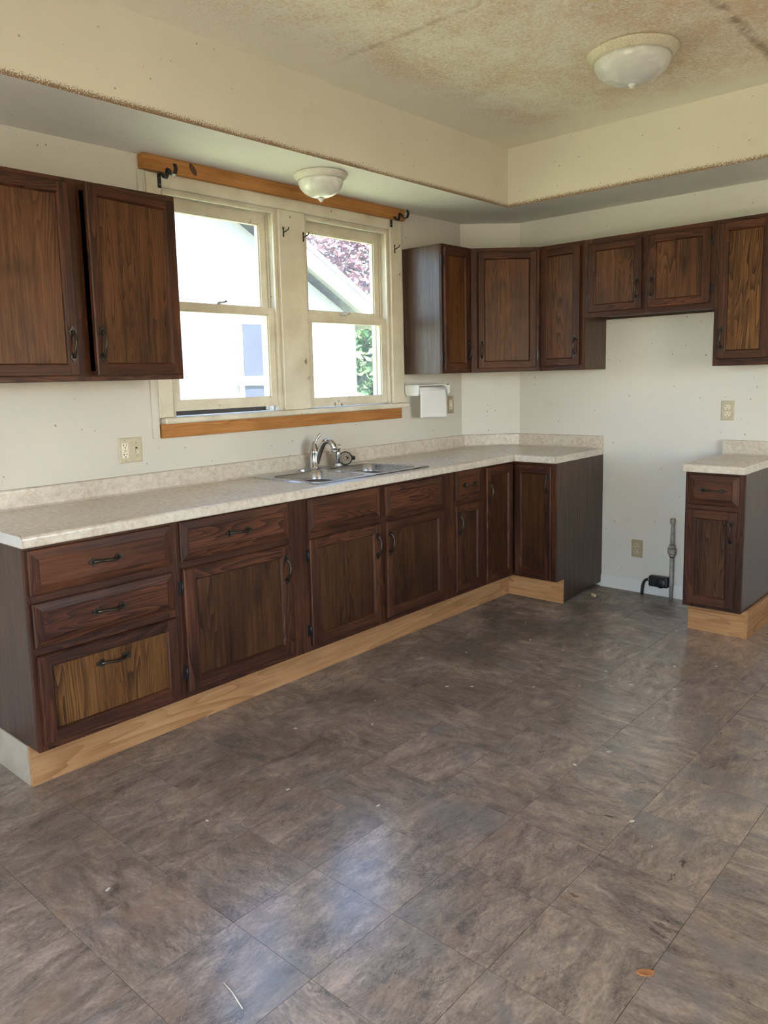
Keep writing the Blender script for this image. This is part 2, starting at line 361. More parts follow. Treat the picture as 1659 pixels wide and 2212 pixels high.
# ------------------------------------------------------------------ mesh helpers
class MB:
    def __init__(s): s.v = []; s.f = []; s.mi = []; s.sm = []
    def add(s, vs, fs, mi=0, smooth=False):
        b = len(s.v); s.v += [tuple(v) for v in vs]
        for f in fs: s.f.append(tuple(b+i for i in f)); s.mi.append(mi); s.sm.append(smooth)
        return s
    def box(s, x0, x1, y0, y1, z0, z1, mi=0):
        x0, x1 = min(x0, x1), max(x0, x1); y0, y1 = min(y0, y1), max(y0, y1); z0, z1 = min(z0, z1), max(z0, z1)
        v = [(x0, y0, z0), (x1, y0, z0), (x1, y1, z0), (x0, y1, z0), (x0, y0, z1), (x1, y0, z1), (x1, y1, z1), (x0, y1, z1)]
        return s.add(v, [(0, 3, 2, 1), (4, 5, 6, 7), (0, 1, 5, 4), (1, 2, 6, 5), (2, 3, 7, 6), (3, 0, 4, 7)], mi)
    def prism(s, poly, a, b, axis='Z', mi=0, smooth=False):
        """polygon in the two other axes, extruded from a to b"""
        n = len(poly)
        def P(p, h):
            return {'Z': (p[0], p[1], h), 'X': (h, p[0], p[1]), 'Y': (p[0], h, p[1])}[axis]
        v = [P(p, a) for p in poly] + [P(p, b) for p in poly]
        f = [tuple(range(n-1, -1, -1)), tuple(range(n, 2*n))]
        s.add(v, f, mi)
        s.add(v, [(i, (i+1) % n, n+(i+1) % n, n+i) for i in range(n)], mi, smooth)
        return s
    def lathe(s, prof, seg=32, mi=0, origin=(0, 0, 0), smooth=True, axis='Z'):
        v = []
        for r, h in prof:
            for k in range(seg):
                a = 2*math.pi*k/seg
                c = (r*math.cos(a), r*math.sin(a), h)
                if axis == 'Y': c = (c[0], c[2], c[1])
                if axis == 'X': c = (c[2], c[0], c[1])
                v.append((c[0]+origin[0], c[1]+origin[1], c[2]+origin[2]))
        f = []
        for i in range(len(prof)-1):
            for k in range(seg):
                f.append((i*seg+k, i*seg+(k+1) % seg, (i+1)*seg+(k+1) % seg, (i+1)*seg+k))
        s.add(v, f, mi, smooth)
        s.add(v[:seg], [tuple(range(seg-1, -1, -1))], mi); s.add(v[-seg:], [tuple(range(seg))], mi)
        return s
    def tube(s, pts, rad, seg=12, mi=0, caps=True, flat=None):
        pts = [Vector(p) for p in pts]; n = len(pts)
        rads = rad if isinstance(rad, (list, tuple)) else [rad]*n
        v = []; ref = None
        for i, p in enumerate(pts):
            t = (pts[min(i+1, n-1)]-pts[max(i-1, 0)]).normalized()
            if ref is None: ref = Vector((0, 0, 1)) if abs(t.z) < 0.9 else Vector((1, 0, 0))
            a = t.cross(ref).normalized(); b = a.cross(t).normalized(); ref = b
            for k in range(seg):
                th = 2*math.pi*k/seg
                ra = rads[i]; rb = ra if flat is None else ra*flat
                v.append(p + a*math.cos(th)*ra + b*math.sin(th)*rb)
        f = [(i*seg+k, i*seg+(k+1) % seg, (i+1)*seg+(k+1) % seg, (i+1)*seg+k) for i in range(n-1) for k in range(seg)]
        s.add(v, f, mi, True)
        if caps:
            s.add(v[:seg], [tuple(range(seg-1, -1, -1))], mi); s.add(v[-seg:], [tuple(range(seg))], mi)
        return s
    def mesh(s, name, mats):
        me = bpy.data.meshes.new(name); me.from_pydata(s.v, [], s.f)
        for m_ in (mats if isinstance(mats, (list, tuple)) else [mats]): me.materials.append(m_)
        for p, mi, sm in zip(me.polygons, s.mi, s.sm): p.material_index = mi; p.use_smooth = sm
        bm = bmesh.new(); bm.from_mesh(me)
        bmesh.ops.remove_doubles(bm, verts=bm.verts, dist=1e-6)
        bmesh.ops.recalc_face_normals(bm, faces=bm.faces); bm.to_mesh(me); bm.free()
        return me
    def build(s, name, mats, parent=None, loc=None, rot=None, bevel=0.0, seg=1):
        o = bpy.data.objects.new(name, s.mesh(name, mats)); COL.objects.link(o)
        if parent: o.parent = parent
        if loc: o.location = loc
        if rot: o.rotation_euler = rot
        if bevel:
            b = o.modifiers.new('bevel', 'BEVEL'); b.width = bevel; b.segments = seg; b.limit_method = 'ANGLE'; b.angle_limit = R(40)
        return o
def shared(name, me, parent=None, loc=(0, 0, 0), rot=(0, 0, 0)):
    o = bpy.data.objects.new(name, me); COL.objects.link(o); o.parent = parent; o.location = loc; o.rotation_euler = rot
    return o
def tag(o, label, cat=None, group=None, kind=None):
    o['label'] = label
    if cat: o['category'] = cat
    if group: o['group'] = group
    if kind: o['kind'] = kind
    return o
def struct(o, label=None):
    o['kind'] = 'structure'
    if label: o['label'] = label
    return o
def thing(name, label, cat, loc=(0, 0, 0), rz=0.0, group=None):
    o = bpy.data.objects.new(name, None); COL.objects.link(o); o.empty_display_size = 0.1
    o.location = loc; o.rotation_euler = (0, 0, rz); return tag(o, label, cat, group)
def bez(p0, p1, p2, p3, n=12):
    p0, p1, p2, p3 = map(Vector, (p0, p1, p2, p3)); out = []
    for i in range(n+1):
        t = i/n; out.append(p0*(1-t)**3 + p1*3*t*(1-t)**2 + p2*3*t*t*(1-t) + p3*t**3)
    return out
def arc2(cx, cy_, r, a0, a1, n=8):
    return [(cx+r*math.cos(R(a0+(a1-a0)*i/n)), cy_+r*math.sin(R(a0+(a1-a0)*i/n))) for i in range(n+1)]

# ------------------------------------------------------------------ room shell
T = 0.14                                     # wall thickness
WX = [(-2.640, -1.932), (-1.750, -1.034)]    # the two sash openings
WZ0, WZ1 = 1.243, 2.290
b = MB()
xs = [XR, WX[0][0], WX[0][1], WX[1][0], WX[1][1], 0.0]
for i in range(5):
    if i in (1, 3): b.box(xs[i], xs[i+1], 0, T, -0.3, WZ0); b.box(xs[i], xs[i+1], 0, T, WZ1, 2.9)
    else: b.box(xs[i], xs[i+1], 0, T, -0.3, 2.9)
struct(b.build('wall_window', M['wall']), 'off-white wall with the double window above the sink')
b = MB(); b.prism([(-AD, 0), (0, 0), (0, -AD)], -0.02, ZSO, 'Z')
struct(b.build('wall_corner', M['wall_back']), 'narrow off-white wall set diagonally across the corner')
b = MB(); b.box(0, T, YR_, 0.14, -0.3, 2.9)
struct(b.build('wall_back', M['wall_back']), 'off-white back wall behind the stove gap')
# left and rear walls, each with an unseen opening added to admit fill light
b = MB(); b.box(XR-T, XR, YR_, -3.5, -0.3, 2.9); b.box(XR-T, XR, -1.7, 0.14, -0.3, 2.9); b.box(XR-T, XR, -3.5, -1.7, 2.15, 2.9); b.box(XR-T, XR, -3.5, -1.7, -0.3, 0.0)
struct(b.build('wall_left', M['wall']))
b = MB(); b.box(XR-T, -3.0, YR_-T, YR_, -0.3, 2.9); b.box(-1.4, T, YR_-T, YR_, -0.3, 2.9); b.box(-3.0, -1.4, YR_-T, YR_, -0.3, 0.8); b.box(-3.0, -1.4, YR_-T, YR_, 2.1, 2.9)
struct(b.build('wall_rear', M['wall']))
b = MB(); b.box(XR-2.2, 1.5, YR_-4.0, YR_-T, 2.75, 2.90)  # added out of view to keep direct sun off the rear opening
struct(b.build('sun_block_roof', M['wall']), 'unseen roof added behind the rear wall to block the sun')
b = MB(); b.box(XR-T, T, YR_-T, T, ZCE, ZCE+0.14)
ceil = struct(b.build('ceiling', M['ceiling']), 'cream stippled ceiling with rusty brown stains')
b = MB(); b.box(XR, 0, -SOY, 0, ZSO, ZCE, 0)
for i, f in enumerate(b.f): b.mi[i] = 1 if i == 0 else 0
b.build('soffit', [M['soffit_face'], M['soffit_under']], ceil)['label'] = 'dropped box soffit along the window wall'
b = MB(); b.box(-SOX, 0, YR_, -SOY, ZSO, ZCE)
for i, f in enumerate(b.f): b.mi[i] = 1 if i == 0 else 0
b.build('soffit', [M['soffit_face'], M['soffit_under']], ceil)['label'] = 'dropped box soffit along the back wall'

# floor: base slab, individual tiles in view, the rest joined
b = MB(); b.box(XR-T, T, YR_-T, T, -0.12, -0.004)
floor = struct(b.build('floor', simple('black_underlay', (0.010, 0.009, 0.008), 0.9)), 'grey-brown slate-look vinyl tile floor')
TS = 0.2955; GAP = 0.0012; TX0 = -3.617; TY0 = -1.6245
b = MB(); h = TS/2-GAP/2
v = [(-h, -h, -0.004), (h, -h, -0.004), (h, h, -0.004), (-h, h, -0.004), (-h, -h, -0.0008), (h, -h, -0.0008), (h, h, -0.0008), (-h, h, -0.0008)]
k = h-0.00005
v += [(-k, -k, 0), (k, -k, 0), (k, k, 0), (-k, k, 0)]
b.add(v, [(0, 1, 5, 4), (1, 2, 6, 5), (2, 3, 7, 6), (3, 0, 4, 7), (4, 5, 9, 8), (5, 6, 10, 9), (6, 7, 11, 10), (7, 4, 8, 11), (8, 9, 10, 11)])
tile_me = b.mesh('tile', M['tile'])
far = MB()
for i in range(-10, 14):
    for j in range(-12, 8):
        cx, cyy = TX0+(i+0.5)*TS, TY0+(j+0.5)*TS
        if cx-h > -0.005 or cyy-h > -0.005 or cx+h < XR or cyy+h < YR_: continue
        if cyy-h > -TK and cx > XL+0.1: continue                   # wholly under the long cabinet run
        seen = (-4.45 < cx and cyy > -2.95 and (cx-CAM.x)+(cyy-CAM.y) > 1.05)
        if seen and cx+h < 0.0 and cyy+h < 0.0:
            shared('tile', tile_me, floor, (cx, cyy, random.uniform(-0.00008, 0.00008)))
        else:
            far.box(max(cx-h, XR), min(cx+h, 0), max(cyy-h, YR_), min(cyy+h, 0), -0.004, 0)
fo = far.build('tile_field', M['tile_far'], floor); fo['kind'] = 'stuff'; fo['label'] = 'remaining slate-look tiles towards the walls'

b = MB(); b.prism([(-0.014, 0), (-0.014, 0.066), (-0.012, 0.074), (-0.006, 0.082), (0, 0.082), (0, 0)], YE-0.002, YS+0.004, 'Y')
b.v = [(p[0], p[1], p[2]) for p in b.v]
struct(b.build('baseboard_back', M['white_base']), 'low white baseboard in the stove gap')

# ------------------------------------------------------------------ handles, doors, drawers
def handle_mesh():
    b = MB()
    L = 0.0515                                     # bar foot to centre
    for s in (-1, 1):
        # spade backplate with three lobes, tip pointing outwards
        pr = [(-0.007, -0.010), (0.007, -0.010), (0.0115, -0.004), (0.0125, 0.002), (0.0085, 0.006), (0.0065, 0.009), (0.0060, 0.013), (0.0035, 0.0165), (0, 0.0180), (-0.0035, 0.0165), (-0.0060, 0.013), (-0.0065, 0.009), (-0.0085, 0.006), (-0.0125, 0.002), (-0.0115, -0.004)]
        b.prism([(x*1.2, s*(z*1.15+L-0.004)) for x, z in pr], -0.0042, 0.0, 'Y')
        for x, z in ((0.0085, 0.0005), (-0.0085, 0.0005), (0, 0.0135)):
            b.lathe([(0.0024, 0), (0.0022, -0.0012), (0.0012, -0.0022), (0.0002, -0.0025)], 8, 0, (x, -0.0035, s*(z+L-0.004)), True, 'Y')
    # bowed bar, thick at the feet, with a collar in the middle
    pts, rad = [], []
    n = 24
    for i in range(n+1):
        u = -1+2*i/n
        pts.append((0.0022*math.sin(u*math.pi), -0.004-0.021*(1-abs(u)**2.6), u*(L-0.003)))
        r = 0.0040+0.0030*abs(u)**3
        if abs(u) < 0.07: r = 0.0060
        elif 0.16 < abs(u) < 0.34: r = 0.0053
        rad.append(r)
    b.tube(pts, rad, 10)
    return b.mesh('pull_handle', M['bronze'])
HANDLE = handle_mesh()
def hinge_mesh():
    b = MB(); b.box(-0.016, 0.0, -0.003, 0, -0.026, 0.026); b.lathe([(0.0042, -0.022), (0.0042, 0.022)], 10, 0, (-0.002, -0.0055, 0))
    b.lathe([(0.0005, 0.027), (0.003, 0.025), (0.0042, 0.022)], 10, 0, (-0.002, -0.0055, 0)); b.lathe([(0.0042, -0.022), (0.003, -0.025), (0.0005, -0.027)], 10, 0, (-0.002, -0.0055, 0))
    return b.mesh('hinge', M['black_iron'])
HINGE = hinge_mesh()
TH = 0.019

def framed(name, parent, x0, x1, z0, z1, y, stile=0.052, rail=0.052, hinge='L', handle=None, ajar=0.0, panel='panel_dark', hinges=True, hang=None):
    """frame-and-panel door (or deep drawer front) on the face plane y; origin on the hinge edge"""
    w, h_ = x1-x0, z1-z0
    ox = 0.0 if hinge != 'R' else -w
    b = MB()
    def loop(ix, iz, yy): return [(ox+ix, yy, iz), (ox+w-ix, yy, iz), (ox+w-ix, yy, h_-iz), (ox+ix, yy, h_-iz)]
    L0, L1, L2 = loop(0, 0, 0), loop(0, 0, -TH+0.005), loop(0.004, 0.004, -TH)
    si, ri = stile-0.007, rail-0.007
    L3, L4, L5 = loop(si, ri, -TH), loop(stile-0.003, rail-0.003, -TH+0.004), loop(stile, rail, -TH+0.010)
    def strip(A, B):
        for i in range(4):
            j = (i+1) % 4
            b.add([A[i], A[j], B[j], B[i]], [(0, 1, 2, 3)], 1 if i in (0, 2) else 0)
    strip(L0, L1); strip(L1, L2); strip(L3, L4); strip(L4, L5)
    e = 0.004; xa, xb, za, zb = ox+e, ox+w-e, e, h_-e
    b.add([(xa, -TH, za), (ox+si, -TH, za), (ox+si, -TH, zb), (xa, -TH, zb)], [(0, 1, 2, 3)], 0)
    b.add([(ox+w-si, -TH, za), (xb, -TH, za), (xb, -TH, zb), (ox+w-si, -TH, zb)], [(0, 1, 2, 3)], 0)
    b.add([(ox+si, -TH, za), (ox+w-si, -TH, za), (ox+w-si, -TH, ri), (ox+si, -TH, ri)], [(0, 1, 2, 3)], 1)
    b.add([(ox+si, -TH, h_-ri), (ox+w-si, -TH, h_-ri), (ox+w-si, -TH, zb), (ox+si, -TH, zb)], [(0, 1, 2, 3)], 1)
    b.add(loop(0, 0, 0), [(0, 1, 2, 3)], 0)
    o = b.build(name, [M['wood_v'], M['wood_h']], parent, (x1 if hinge == 'R' else x0, y, z0), (0, 0, ajar if hinge == 'R' else -ajar))
    p = MB(); p.box(ox+stile-0.002, ox+w-stile+0.002, -TH+0.010, -0.003, rail-0.002, h_-rail+0.002)
    p.build('panel', M[panel], o)
    if handle:
        side, zc = handle
        if side == 'H': hx, rot = ox+w/2, (0, R(90), 0)
        else: hx, rot = ox+(stile*0.5 if side == 'L' else w-stile*0.5), (0, 0, 0)
        shared('pull_handle', HANDLE, o, (hx, -TH+(0.009 if side == 'H' and rail < h_-zc+z0-0.02 else 0), zc-z0), rot)
    if hinges and hinge in 'LR':
        for zz in (0.075, h_-0.075):
            hx, rz = (ox, 0) if hinge == 'L' else (ox+w, math.pi)
            g = shared('hinge', HINGE, o, (hx, -0.001, zz), (0, 0, 0))
            if hinge == 'R': g.scale = (-1, 1, 1)
    return o

def drawer_front(parent, x0, x1, z0, z1, y, handle=True):
    w, h_ = x1-x0, z1-z0; b = MB()
    def loop(i, yy): return [(i, yy, i), (w-i, yy, i), (w-i, yy, h_-i), (i, yy, h_-i)]
    lv = [loop(0, 0), loop(0, -0.011), loop(0.003, -0.0135), loop(0.030, -0.0190), loop(0.031, -0.0172), loop(0.0335, -0.0172), loop(0.0345, -0.0190)]
    for A, B in zip(lv, lv[1:]):
        for i in range(4):
            j = (i+1) % 4; b.add([A[i], A[j], B[j], B[i]], [(0, 1, 2, 3)], 1 if i in (0, 2) else 0)
    b.add(lv[-1], [(0, 1, 2, 3)], 2); b.add(lv[0], [(0, 1, 2, 3)], 0)
    o = b.build('drawer', [M['wood_v'], M['wood_h'], M['drawer']], parent, (x0, y, z0))
    if handle: shared('pull_handle', HANDLE, o, (w/2, -0.019, h_/2), (0, R(90), 0))
    return o

def carcass(t, w, d, z0, z1, rails, stiles, side_to_floor=(False, False), shelves=()):
    """hollow box with back at local y=0, front at y=-d; face frame 19 mm"""
    b = MB(); p = 0.014
    b.box(0, p, -d+0.018, -0.002, z0, z1); b.box(w-p, w, -d+0.018, -0.002, z0, z1)
    b.box(p, w-p, -0.010, -0.002, z0, z1)
    b.box(p, w-p, -d+0.018, -0.010, z0+0.012, z0+0.026); b.box(p, w-p, -d+0.018, -0.010, z1-0.014, z1)
    b.build('body', M['side'], t)
    for zz in shelves:
        s = MB(); s.box(p, w-p, -d+0.04, -0.012, zz, zz+0.016); s.build('shelf', M['wood_h'], t)
    f = MB()
    for (xa, xb) in stiles: f.box(xa, xb, -d, -d+0.018, z0, z1, 0)
    ss = sorted(stiles)
    for (za, zb) in rails:
        for (a0, a1), (b0, b1) in zip(ss, ss[1:]):
            f.box(a1, b0, -d+0.0005, -d+0.018, za, zb, 1)
    f.build('face_frame', [M['wood_v'], M['wood_h']], t)

# ------------------------------------------------------------------ base cabinets along the window wall
ZB = HC-CT
def base(label, x0, x1, rails, stiles):
    t = thing('base_cabinet', label, 'cabinet', (x0, 0, 0), 0, 'base cabinets under the long counter')
    carcass(t, x1-x0, D, ZT, ZB, rails, [(a-x0, c-x0) for a, c in stiles])
    return t
b0 = 0.176
x0, x1 = XL, -3.062
t = base('dark oak three-drawer base cabinet at the left end of the run', x0, x1, [(ZT, 0.19), (0.485, 0.53), (0.67, 0.715), (0.84, ZB)], [(x0, x0+0.032), (x1-0.04, x1)])
drawer_front(t, -3.638-x0, -3.085-x0, 0.705, 0.860, -D)
drawer_front(t, -3.636-x0, -3.084-x0, 0.523, 0.677, -D)
o = framed('drawer', t, -3.632-x0, -3.080-x0, b0, 0.494, -D, 0.050, 0.048, hinge='N', handle=('H', 0.405), panel='panel_gold')
o['label'] = 'deep drawer with a golden oak panel'
x0, x1 = -3.062, -2.452
t = base('dark oak base cabinet with one wide drawer over a single broad door', x0, x1, [(ZT, 0.19), (0.67, 0.72), (0.84, ZB)], [(x0, x0+0.034), (x1-0.038, x1)])
drawer_front(t, -3.042-x0, -2.478-x0, 0.707, 0.866, -D)
framed('door', t, -3.038-x0, -2.474-x0, b0+0.002, 0.679, -D, 0.060, 0.055, 'L', ('R', 0.570))
x0, x1 = -2.452, -1.290
t = base('double-door sink base cabinet with two blank drawer fronts', x0, x1, [(ZT, 0.19), (0.67, 0.72), (0.84, ZB)], [(x0, -2.345), (-1.880, -1.812), (-1.362, x1)])
drawer_front(t, -2.360-x0, -1.866-x0, 0.706, 0.864, -D, False); drawer_front(t, -1.826-x0, -1.347-x0, 0.706, 0.860, -D, False)
framed('door', t, -2.358-x0, -1.868-x0, b0, 0.680, -D, 0.055, 0.052, 'L', ('R', 0.570))
framed('door', t, -1.824-x0, -1.342-x0, b0+0.002, 0.680, -D, 0.052, 0.052, 'R', ('L', 0.570))
x0, x1 = -1.290, -0.930
t = base('narrow dark oak base cabinet with a small drawer over a slim door', x0, x1, [(ZT, 0.19), (0.67, 0.715), (0.84, ZB)], [(x0, -1.205), (-0.985, x1)])
drawer_front(t, -1.221-x0, -0.968-x0, 0.704, 0.868, -D)
framed('door', t, -1.223-x0, -0.966-x0, b0, 0.678, -D, 0.052, 0.052, 'R', ('L', 0.570))
# corner unit, L-shaped
t = thing('corner_base_cabinet', 'L-shaped corner base cabinet with a folding pair of doors', 'cabinet', (0, 0, 0))
b = MB()
poly = [(-0.929, -0.004), (-AD-0.01, -0.004), (-0.004, -AD-0.01), (-0.004, YE), (-D+0.018, YE), (-D+0.018, -D+0.018), (-0.929, -D+0.018)]
b.prism(poly, ZT, ZB)
b.build('body', M['side'], t)
b = MB(); b.box(-0.929, -0.915, -D, -D+0.018, ZT, ZB); b.box(-0.915, -D, -D+0.0005, -D+0.018, ZT, 0.172, 1); b.box(-0.915, -D, -D+0.0005, -D+0.018, 0.845, ZB, 1)
b.box(-D, -D+0.018, YE, YE+0.034, ZT, ZB); b.box(-D+0.0005, -D+0.018, YE+0.034, -D, ZT, 0.172, 2); b.box(-D+0.0005, -D+0.018, YE+0.034, -D, 0.845, ZB, 2)
b.build('face_frame', [M['wood_v'], M['wood_h'], M['wood_v']], t)
b = MB(); b.prism([(-D+0.001, ZT), (-TK+0.017, ZT), (-TK+0.017, 0.012), (-0.004, 0.030), (-0.004, ZB), (-D+0.001, ZB)], YE-0.006, YE, 'Y')
b.build('end_panel', M['side'], t)['label'] = 'scuffed dark brown end panel'
framed('door', t, -0.917, -0.632, 0.162, 0.862, -D, 0.050, 0.055, 'N', ('L', 0.715))
do = framed('door', t, 0, 0.246, 0.162, 0.856, 0, 0.045, 0.055, 'N', ('R', 0.745))
do.location = (-D, -0.632, 0.162); do.rotation_euler = (0, 0, -R(90))
# small base cabinet right of the stove gap
t = thing('base_cabinet', 'narrow base cabinet standing alone right of the stove gap', 'cabinet', (0, YS, 0), -R(90), 'base cabinets by the stove gap')
w = YS-YSR
carcass(t, w, D, ZT, ZB, [(ZT, 0.19), (0.67, 0.72), (0.84, ZB)], [(0, 0.034), (w-0.034, w)])
drawer_front(t, 0.018, 0.270, 0.704, 0.862, -D)
framed('door', t, 0.012, 0.264, 0.170, 0.680, -D, 0.052, 0.052, 'L', ('R', 0.570), hinges=False)

# toe boards of pale plywood
def toe(label, b, mat='plank'):
    return tag(b.build('toe_kick_board', M[mat]), label, 'toe board', 'plywood toe boards')
b = MB(); b.box(XL+0.001, -TK-0.001, -TK, -TK+0.016, 0, ZT-0.001); toe('long pale plywood toe board under the window run', b)
b = MB(); b.box(XL-0.003, XL+0.013, -TK+0.0165, -0.17, 0, ZT-0.002); toe('pale grey painted toe board closing the left end of the run', b, 'pale_board')
b = MB(); b.box(XL-0.003, XL+0.013, -0.168, -0.003, 0, ZT-0.002); toe('short plywood toe board at the far left by the wall', b, 'plank_y')
b = MB(); b.box(-TK, -TK+0.016, YE-0.007, -TK+0.016, 0, ZT-0.001); toe('short plywood toe board under the corner cabinet', b, 'plank_y')
b = MB(); b.box(-TK, -TK+0.016, YSR+0.0005, YS-0.002, 0, ZT-0.001); toe('plywood toe board under the lone narrow cabinet front', b, 'plank_y')
b = MB(); b.box(-TK-0.001, -0.02, YSR-0.014, YSR, 0, ZT-0.002); toe('plywood toe board along the lone cabinet right side', b)

# ------------------------------------------------------------------ wall cabinets
GU = 'wall cabinets'
x0, x1 = -3.660, -2.766
t = thing('wall_cabinet', 'double-door wall cabinet left of the window, one door ajar', 'cabinet', (x0, 0, 0), 0, GU)
carcass(t, x1-x0, DU, U0, UL1, [(U0, 1.458), (2.140, UL1)], [(0, 0.036), (-3.262-x0, -3.192-x0), (x1-x0-0.034, x1-x0)], shelves=(1.665, 1.915))
framed('door', t, -3.645-x0, -3.243-x0, 1.440, 2.156, -DU, 0.050, 0.048, 'L', ('R', 1.5585), panel='panel')
framed('door', t, -3.206-x0, -2.783-x0, 1.440, 2.157, -DU, 0.050, 0.048, 'R', ('L', 1.5585), ajar=R(7.5), panel='panel')['label'] = 'door standing ajar'
x0, x1 = -0.907, -0.604
t = thing('wall_cabinet', 'slim wall cabinet with glossy side right of the window', 'cabinet', (x0, 0, 0), 0, GU)
carcass(t, x1-x0, DU, U0, U1, [(U0, 1.458), (2.150, U1)], [(0, 0.034), (x1-x0-0.034, x1-x0)])
framed('door', t, 0.012, 0.268, 1.437, 2.166, -DU, 0.045, 0.048, 'L', ('R', 1.56), panel='panel')
nl = MB(); nl.lathe([(0.0035, 0), (0.003, -0.002), (0.0005, -0.003)], 8, 0, (0, 0, 0), True, 'X'); nl.build('nail', M['chrome'], t, (0, -0.150, 1.900))
t = thing('corner_wall_cabinet', 'diagonal corner wall cabinet with one broad door', 'cabinet', (0, 0, 0))
A, B = Vector((-0.604, -DU)), Vector((-DU, -0.618))
b = MB(); b.prism([(-0.6035, -0.003), (-AD-0.004, -0.003), (-0.003, -AD-0.004), (-0.003, -0.6175), (B.x+0.013, B.y+0.0005), (A.x+0.0005, A.y+0.013)], U0, U1, 'Z'); b.build('body', M['side'], t)
ang = math.atan2(B.y-A.y, B.x-A.x); Ld = (B-A).length
b = MB(); b.box(0.002, 0.060, 0.0, 0.018, U0, U1); b.box(Ld-0.045, Ld-0.002, 0, 0.018, U0, U1); b.box(0.06, Ld-0.045, 0.0005, 0.018, U0, 1.47, 1); b.box(0.06, Ld-0.045, 0.0005, 0.018, 2.14, U1, 1)
b.build('face_frame', [M['wood_v'], M['wood_h']], t, (A.x, A.y, 0), (0, 0, ang))
do = framed('door', t, 0, 0.368, 1.444, 2.160, 0, 0.047, 0.047, 'R', ('L', 1.56), panel='panel')
do.location = (A.x+0.411*math.cos(ang), A.y+0.411*math.sin(ang), 1.444); do.rotation_euler = (0, 0, ang)
def back_upper(label, ya, yb, z0, stiles, rails, shelves=()):
    t = thing('wall_cabinet', label, 'cabinet', (0, ya, 0), -R(90), GU)
    carcass(t, ya-yb, DU, z0, U1, rails, stiles, shelves=shelves); return t
w = 0.299; t = back_upper('slim worn wall cabinet between corner and stove gap', -0.619, -0.918, U0, [(0, 0.034), (w-0.034, w)], [(U0, 1.462), (2.145, U1)])
framed('door', t, 0.014, 0.276, 1.449, 2.160, -DU, 0.047, 0.047, 'L', ('R', 1.565), ajar=R(1.5), hinges=False, panel='panel')
w = 0.754; t = back_upper('short two-door wall cabinet hung above the stove gap', -0.919, -1.673, ZOV, [(0, 0.045), (0.345, 0.400), (w-0.045, w)], [(ZOV, 1.772), (2.140, U1)])
framed('door', t, 0.030, 0.353, 1.757, 2.154, -DU, 0.047, 0.047, 'L', ('R', 1.872), panel='panel')
framed('door', t, 0.391, 0.731, 1.758, 2.158, -DU, 0.047, 0.047, 'R', ('L', 1.876), panel='panel')
w = 0.310; t = back_upper('tall golden-panelled wall cabinet at the right picture edge', -1.674, -1.984, U0, [(0, 0.034), (w-0.034, w)], [(U0, 1.462), (2.150, U1)])
framed('door', t, 0.022, 0.285, 1.455, 2.166, -DU, 0.050, 0.048, 'R', ('L', 1.565), panel='panel_gold')

# ------------------------------------------------------------------ countertops
YF = -D-OV
def nose(yf):   # cross-section of the post-formed front edge (y, z), closed
    return [(yf+0.024, HC-CT), (yf+0.003, HC-CT), (yf, HC-CT+0.004)] + [(yf+0.013+0.013*math.cos(R(a)), HC-0.0125+0.013*math.sin(R(a))) for a in (180, 160, 140, 120, 100)] + [(yf+0.022, HC+0.0015), (yf+0.034, HC)] + [(yf+0.07, HC), (yf+0.07, HC-CT), (yf+0.024, HC-CT)]
def splash_prof(s=1):   # backsplash section (y, z) against the wall
    t_ = SPT
    return [(0, HC-CT), (-t_-0.010, HC-CT+0.001), (-t_-0.010, HC), (-t_, HC+0.008), (-t_, ZSP-0.010)] + [(-t_+0.008-0.008*math.cos(R(a)), ZSP-0.008+0.008*math.sin(R(a))) for a in (20, 45, 70, 90)] + [(0, ZSP)]
SK = (-2.205, -1.435, -0.540, -0.085)       # cut-out for the sink
def clip_x(b, fn):
    b.v = [fn(v) for v in b.v]
t = thing('countertop', 'long beige laminate countertop under the windows', 'countertop', (0, 0, 0))
b = MB(); xa = XL-0.012
def mit(v, lim=True):   # mitre at the inner corner: x limited by the 45-degree seam x = y
    return v
# nose strip, mitred along x=y
p = nose(YF)
n = len(p); va = [(xa, q[0], q[1]) for q in p]; vb = [(q[0]-0.0012, q[0], q[1]) for q in p]
b.add(va+vb, [tuple(range(n-1, -1, -1)), tuple(range(n, 2*n))]); b.add(va+vb, [(i, (i+1) % n, n+(i+1) % n, n+i) for i in range(n)], 0, False)
yn = YF+0.07
b.box(xa, SK[0], yn, -0.003, HC-CT, HC)                                  # left field
b.box(SK[0], SK[1], SK[3], -0.003, HC-CT, HC); b.box(SK[0], SK[1], yn, SK[2], HC-CT, HC)
s_ = -0.2065
b.prism([(SK[1], yn), (yn-0.0012, yn), (s_-0.0012, s_), (-AD, -0.003), (SK[1], -0.003)], HC-CT, HC)
b.build('slab', M['laminate'], t)
b = MB(); b.prism([(q[0]-0.001, q[1]) for q in splash_prof()], xa, -AD-0.014, 'X'); b.build('backsplash', M['laminate'], t)
b = MB(); b.prism([(YF+0.0008, HC-CT+0.003), (YF+0.0008, HC-0.014), (YF+0.007, HC-0.004), (YF+0.018, HC-0.0005), (-0.045, HC-0.0005), (-0.033, ZSP-0.006), (-0.01, ZSP-0.002), (-0.004, HC-CT+0.002)], xa-0.0012, xa-0.0002, 'X')
b.build('end_cap', simple('grey_laminate_end_cap', (0.66, 0.65, 0.63), 0.35, var=0.08, scale=20), t)['label'] = 'pale grey end cap'
t = thing('countertop', 'short laminate countertop turning the corner to the stove gap', 'countertop', (0, 0, 0))
b = MB(); YEc = YE-0.006
va = [(q[0], YEc, q[1]) for q in p]; vb = [(q[0], q[0]-0.0012, q[1]) for q in p]
b.add(va+vb, [tuple(range(n-1, -1, -1)), tuple(range(n, 2*n))]); b.add(va+vb, [(i, (i+1) % n, n+(i+1) % n, n+i) for i in range(n)], 0, False)
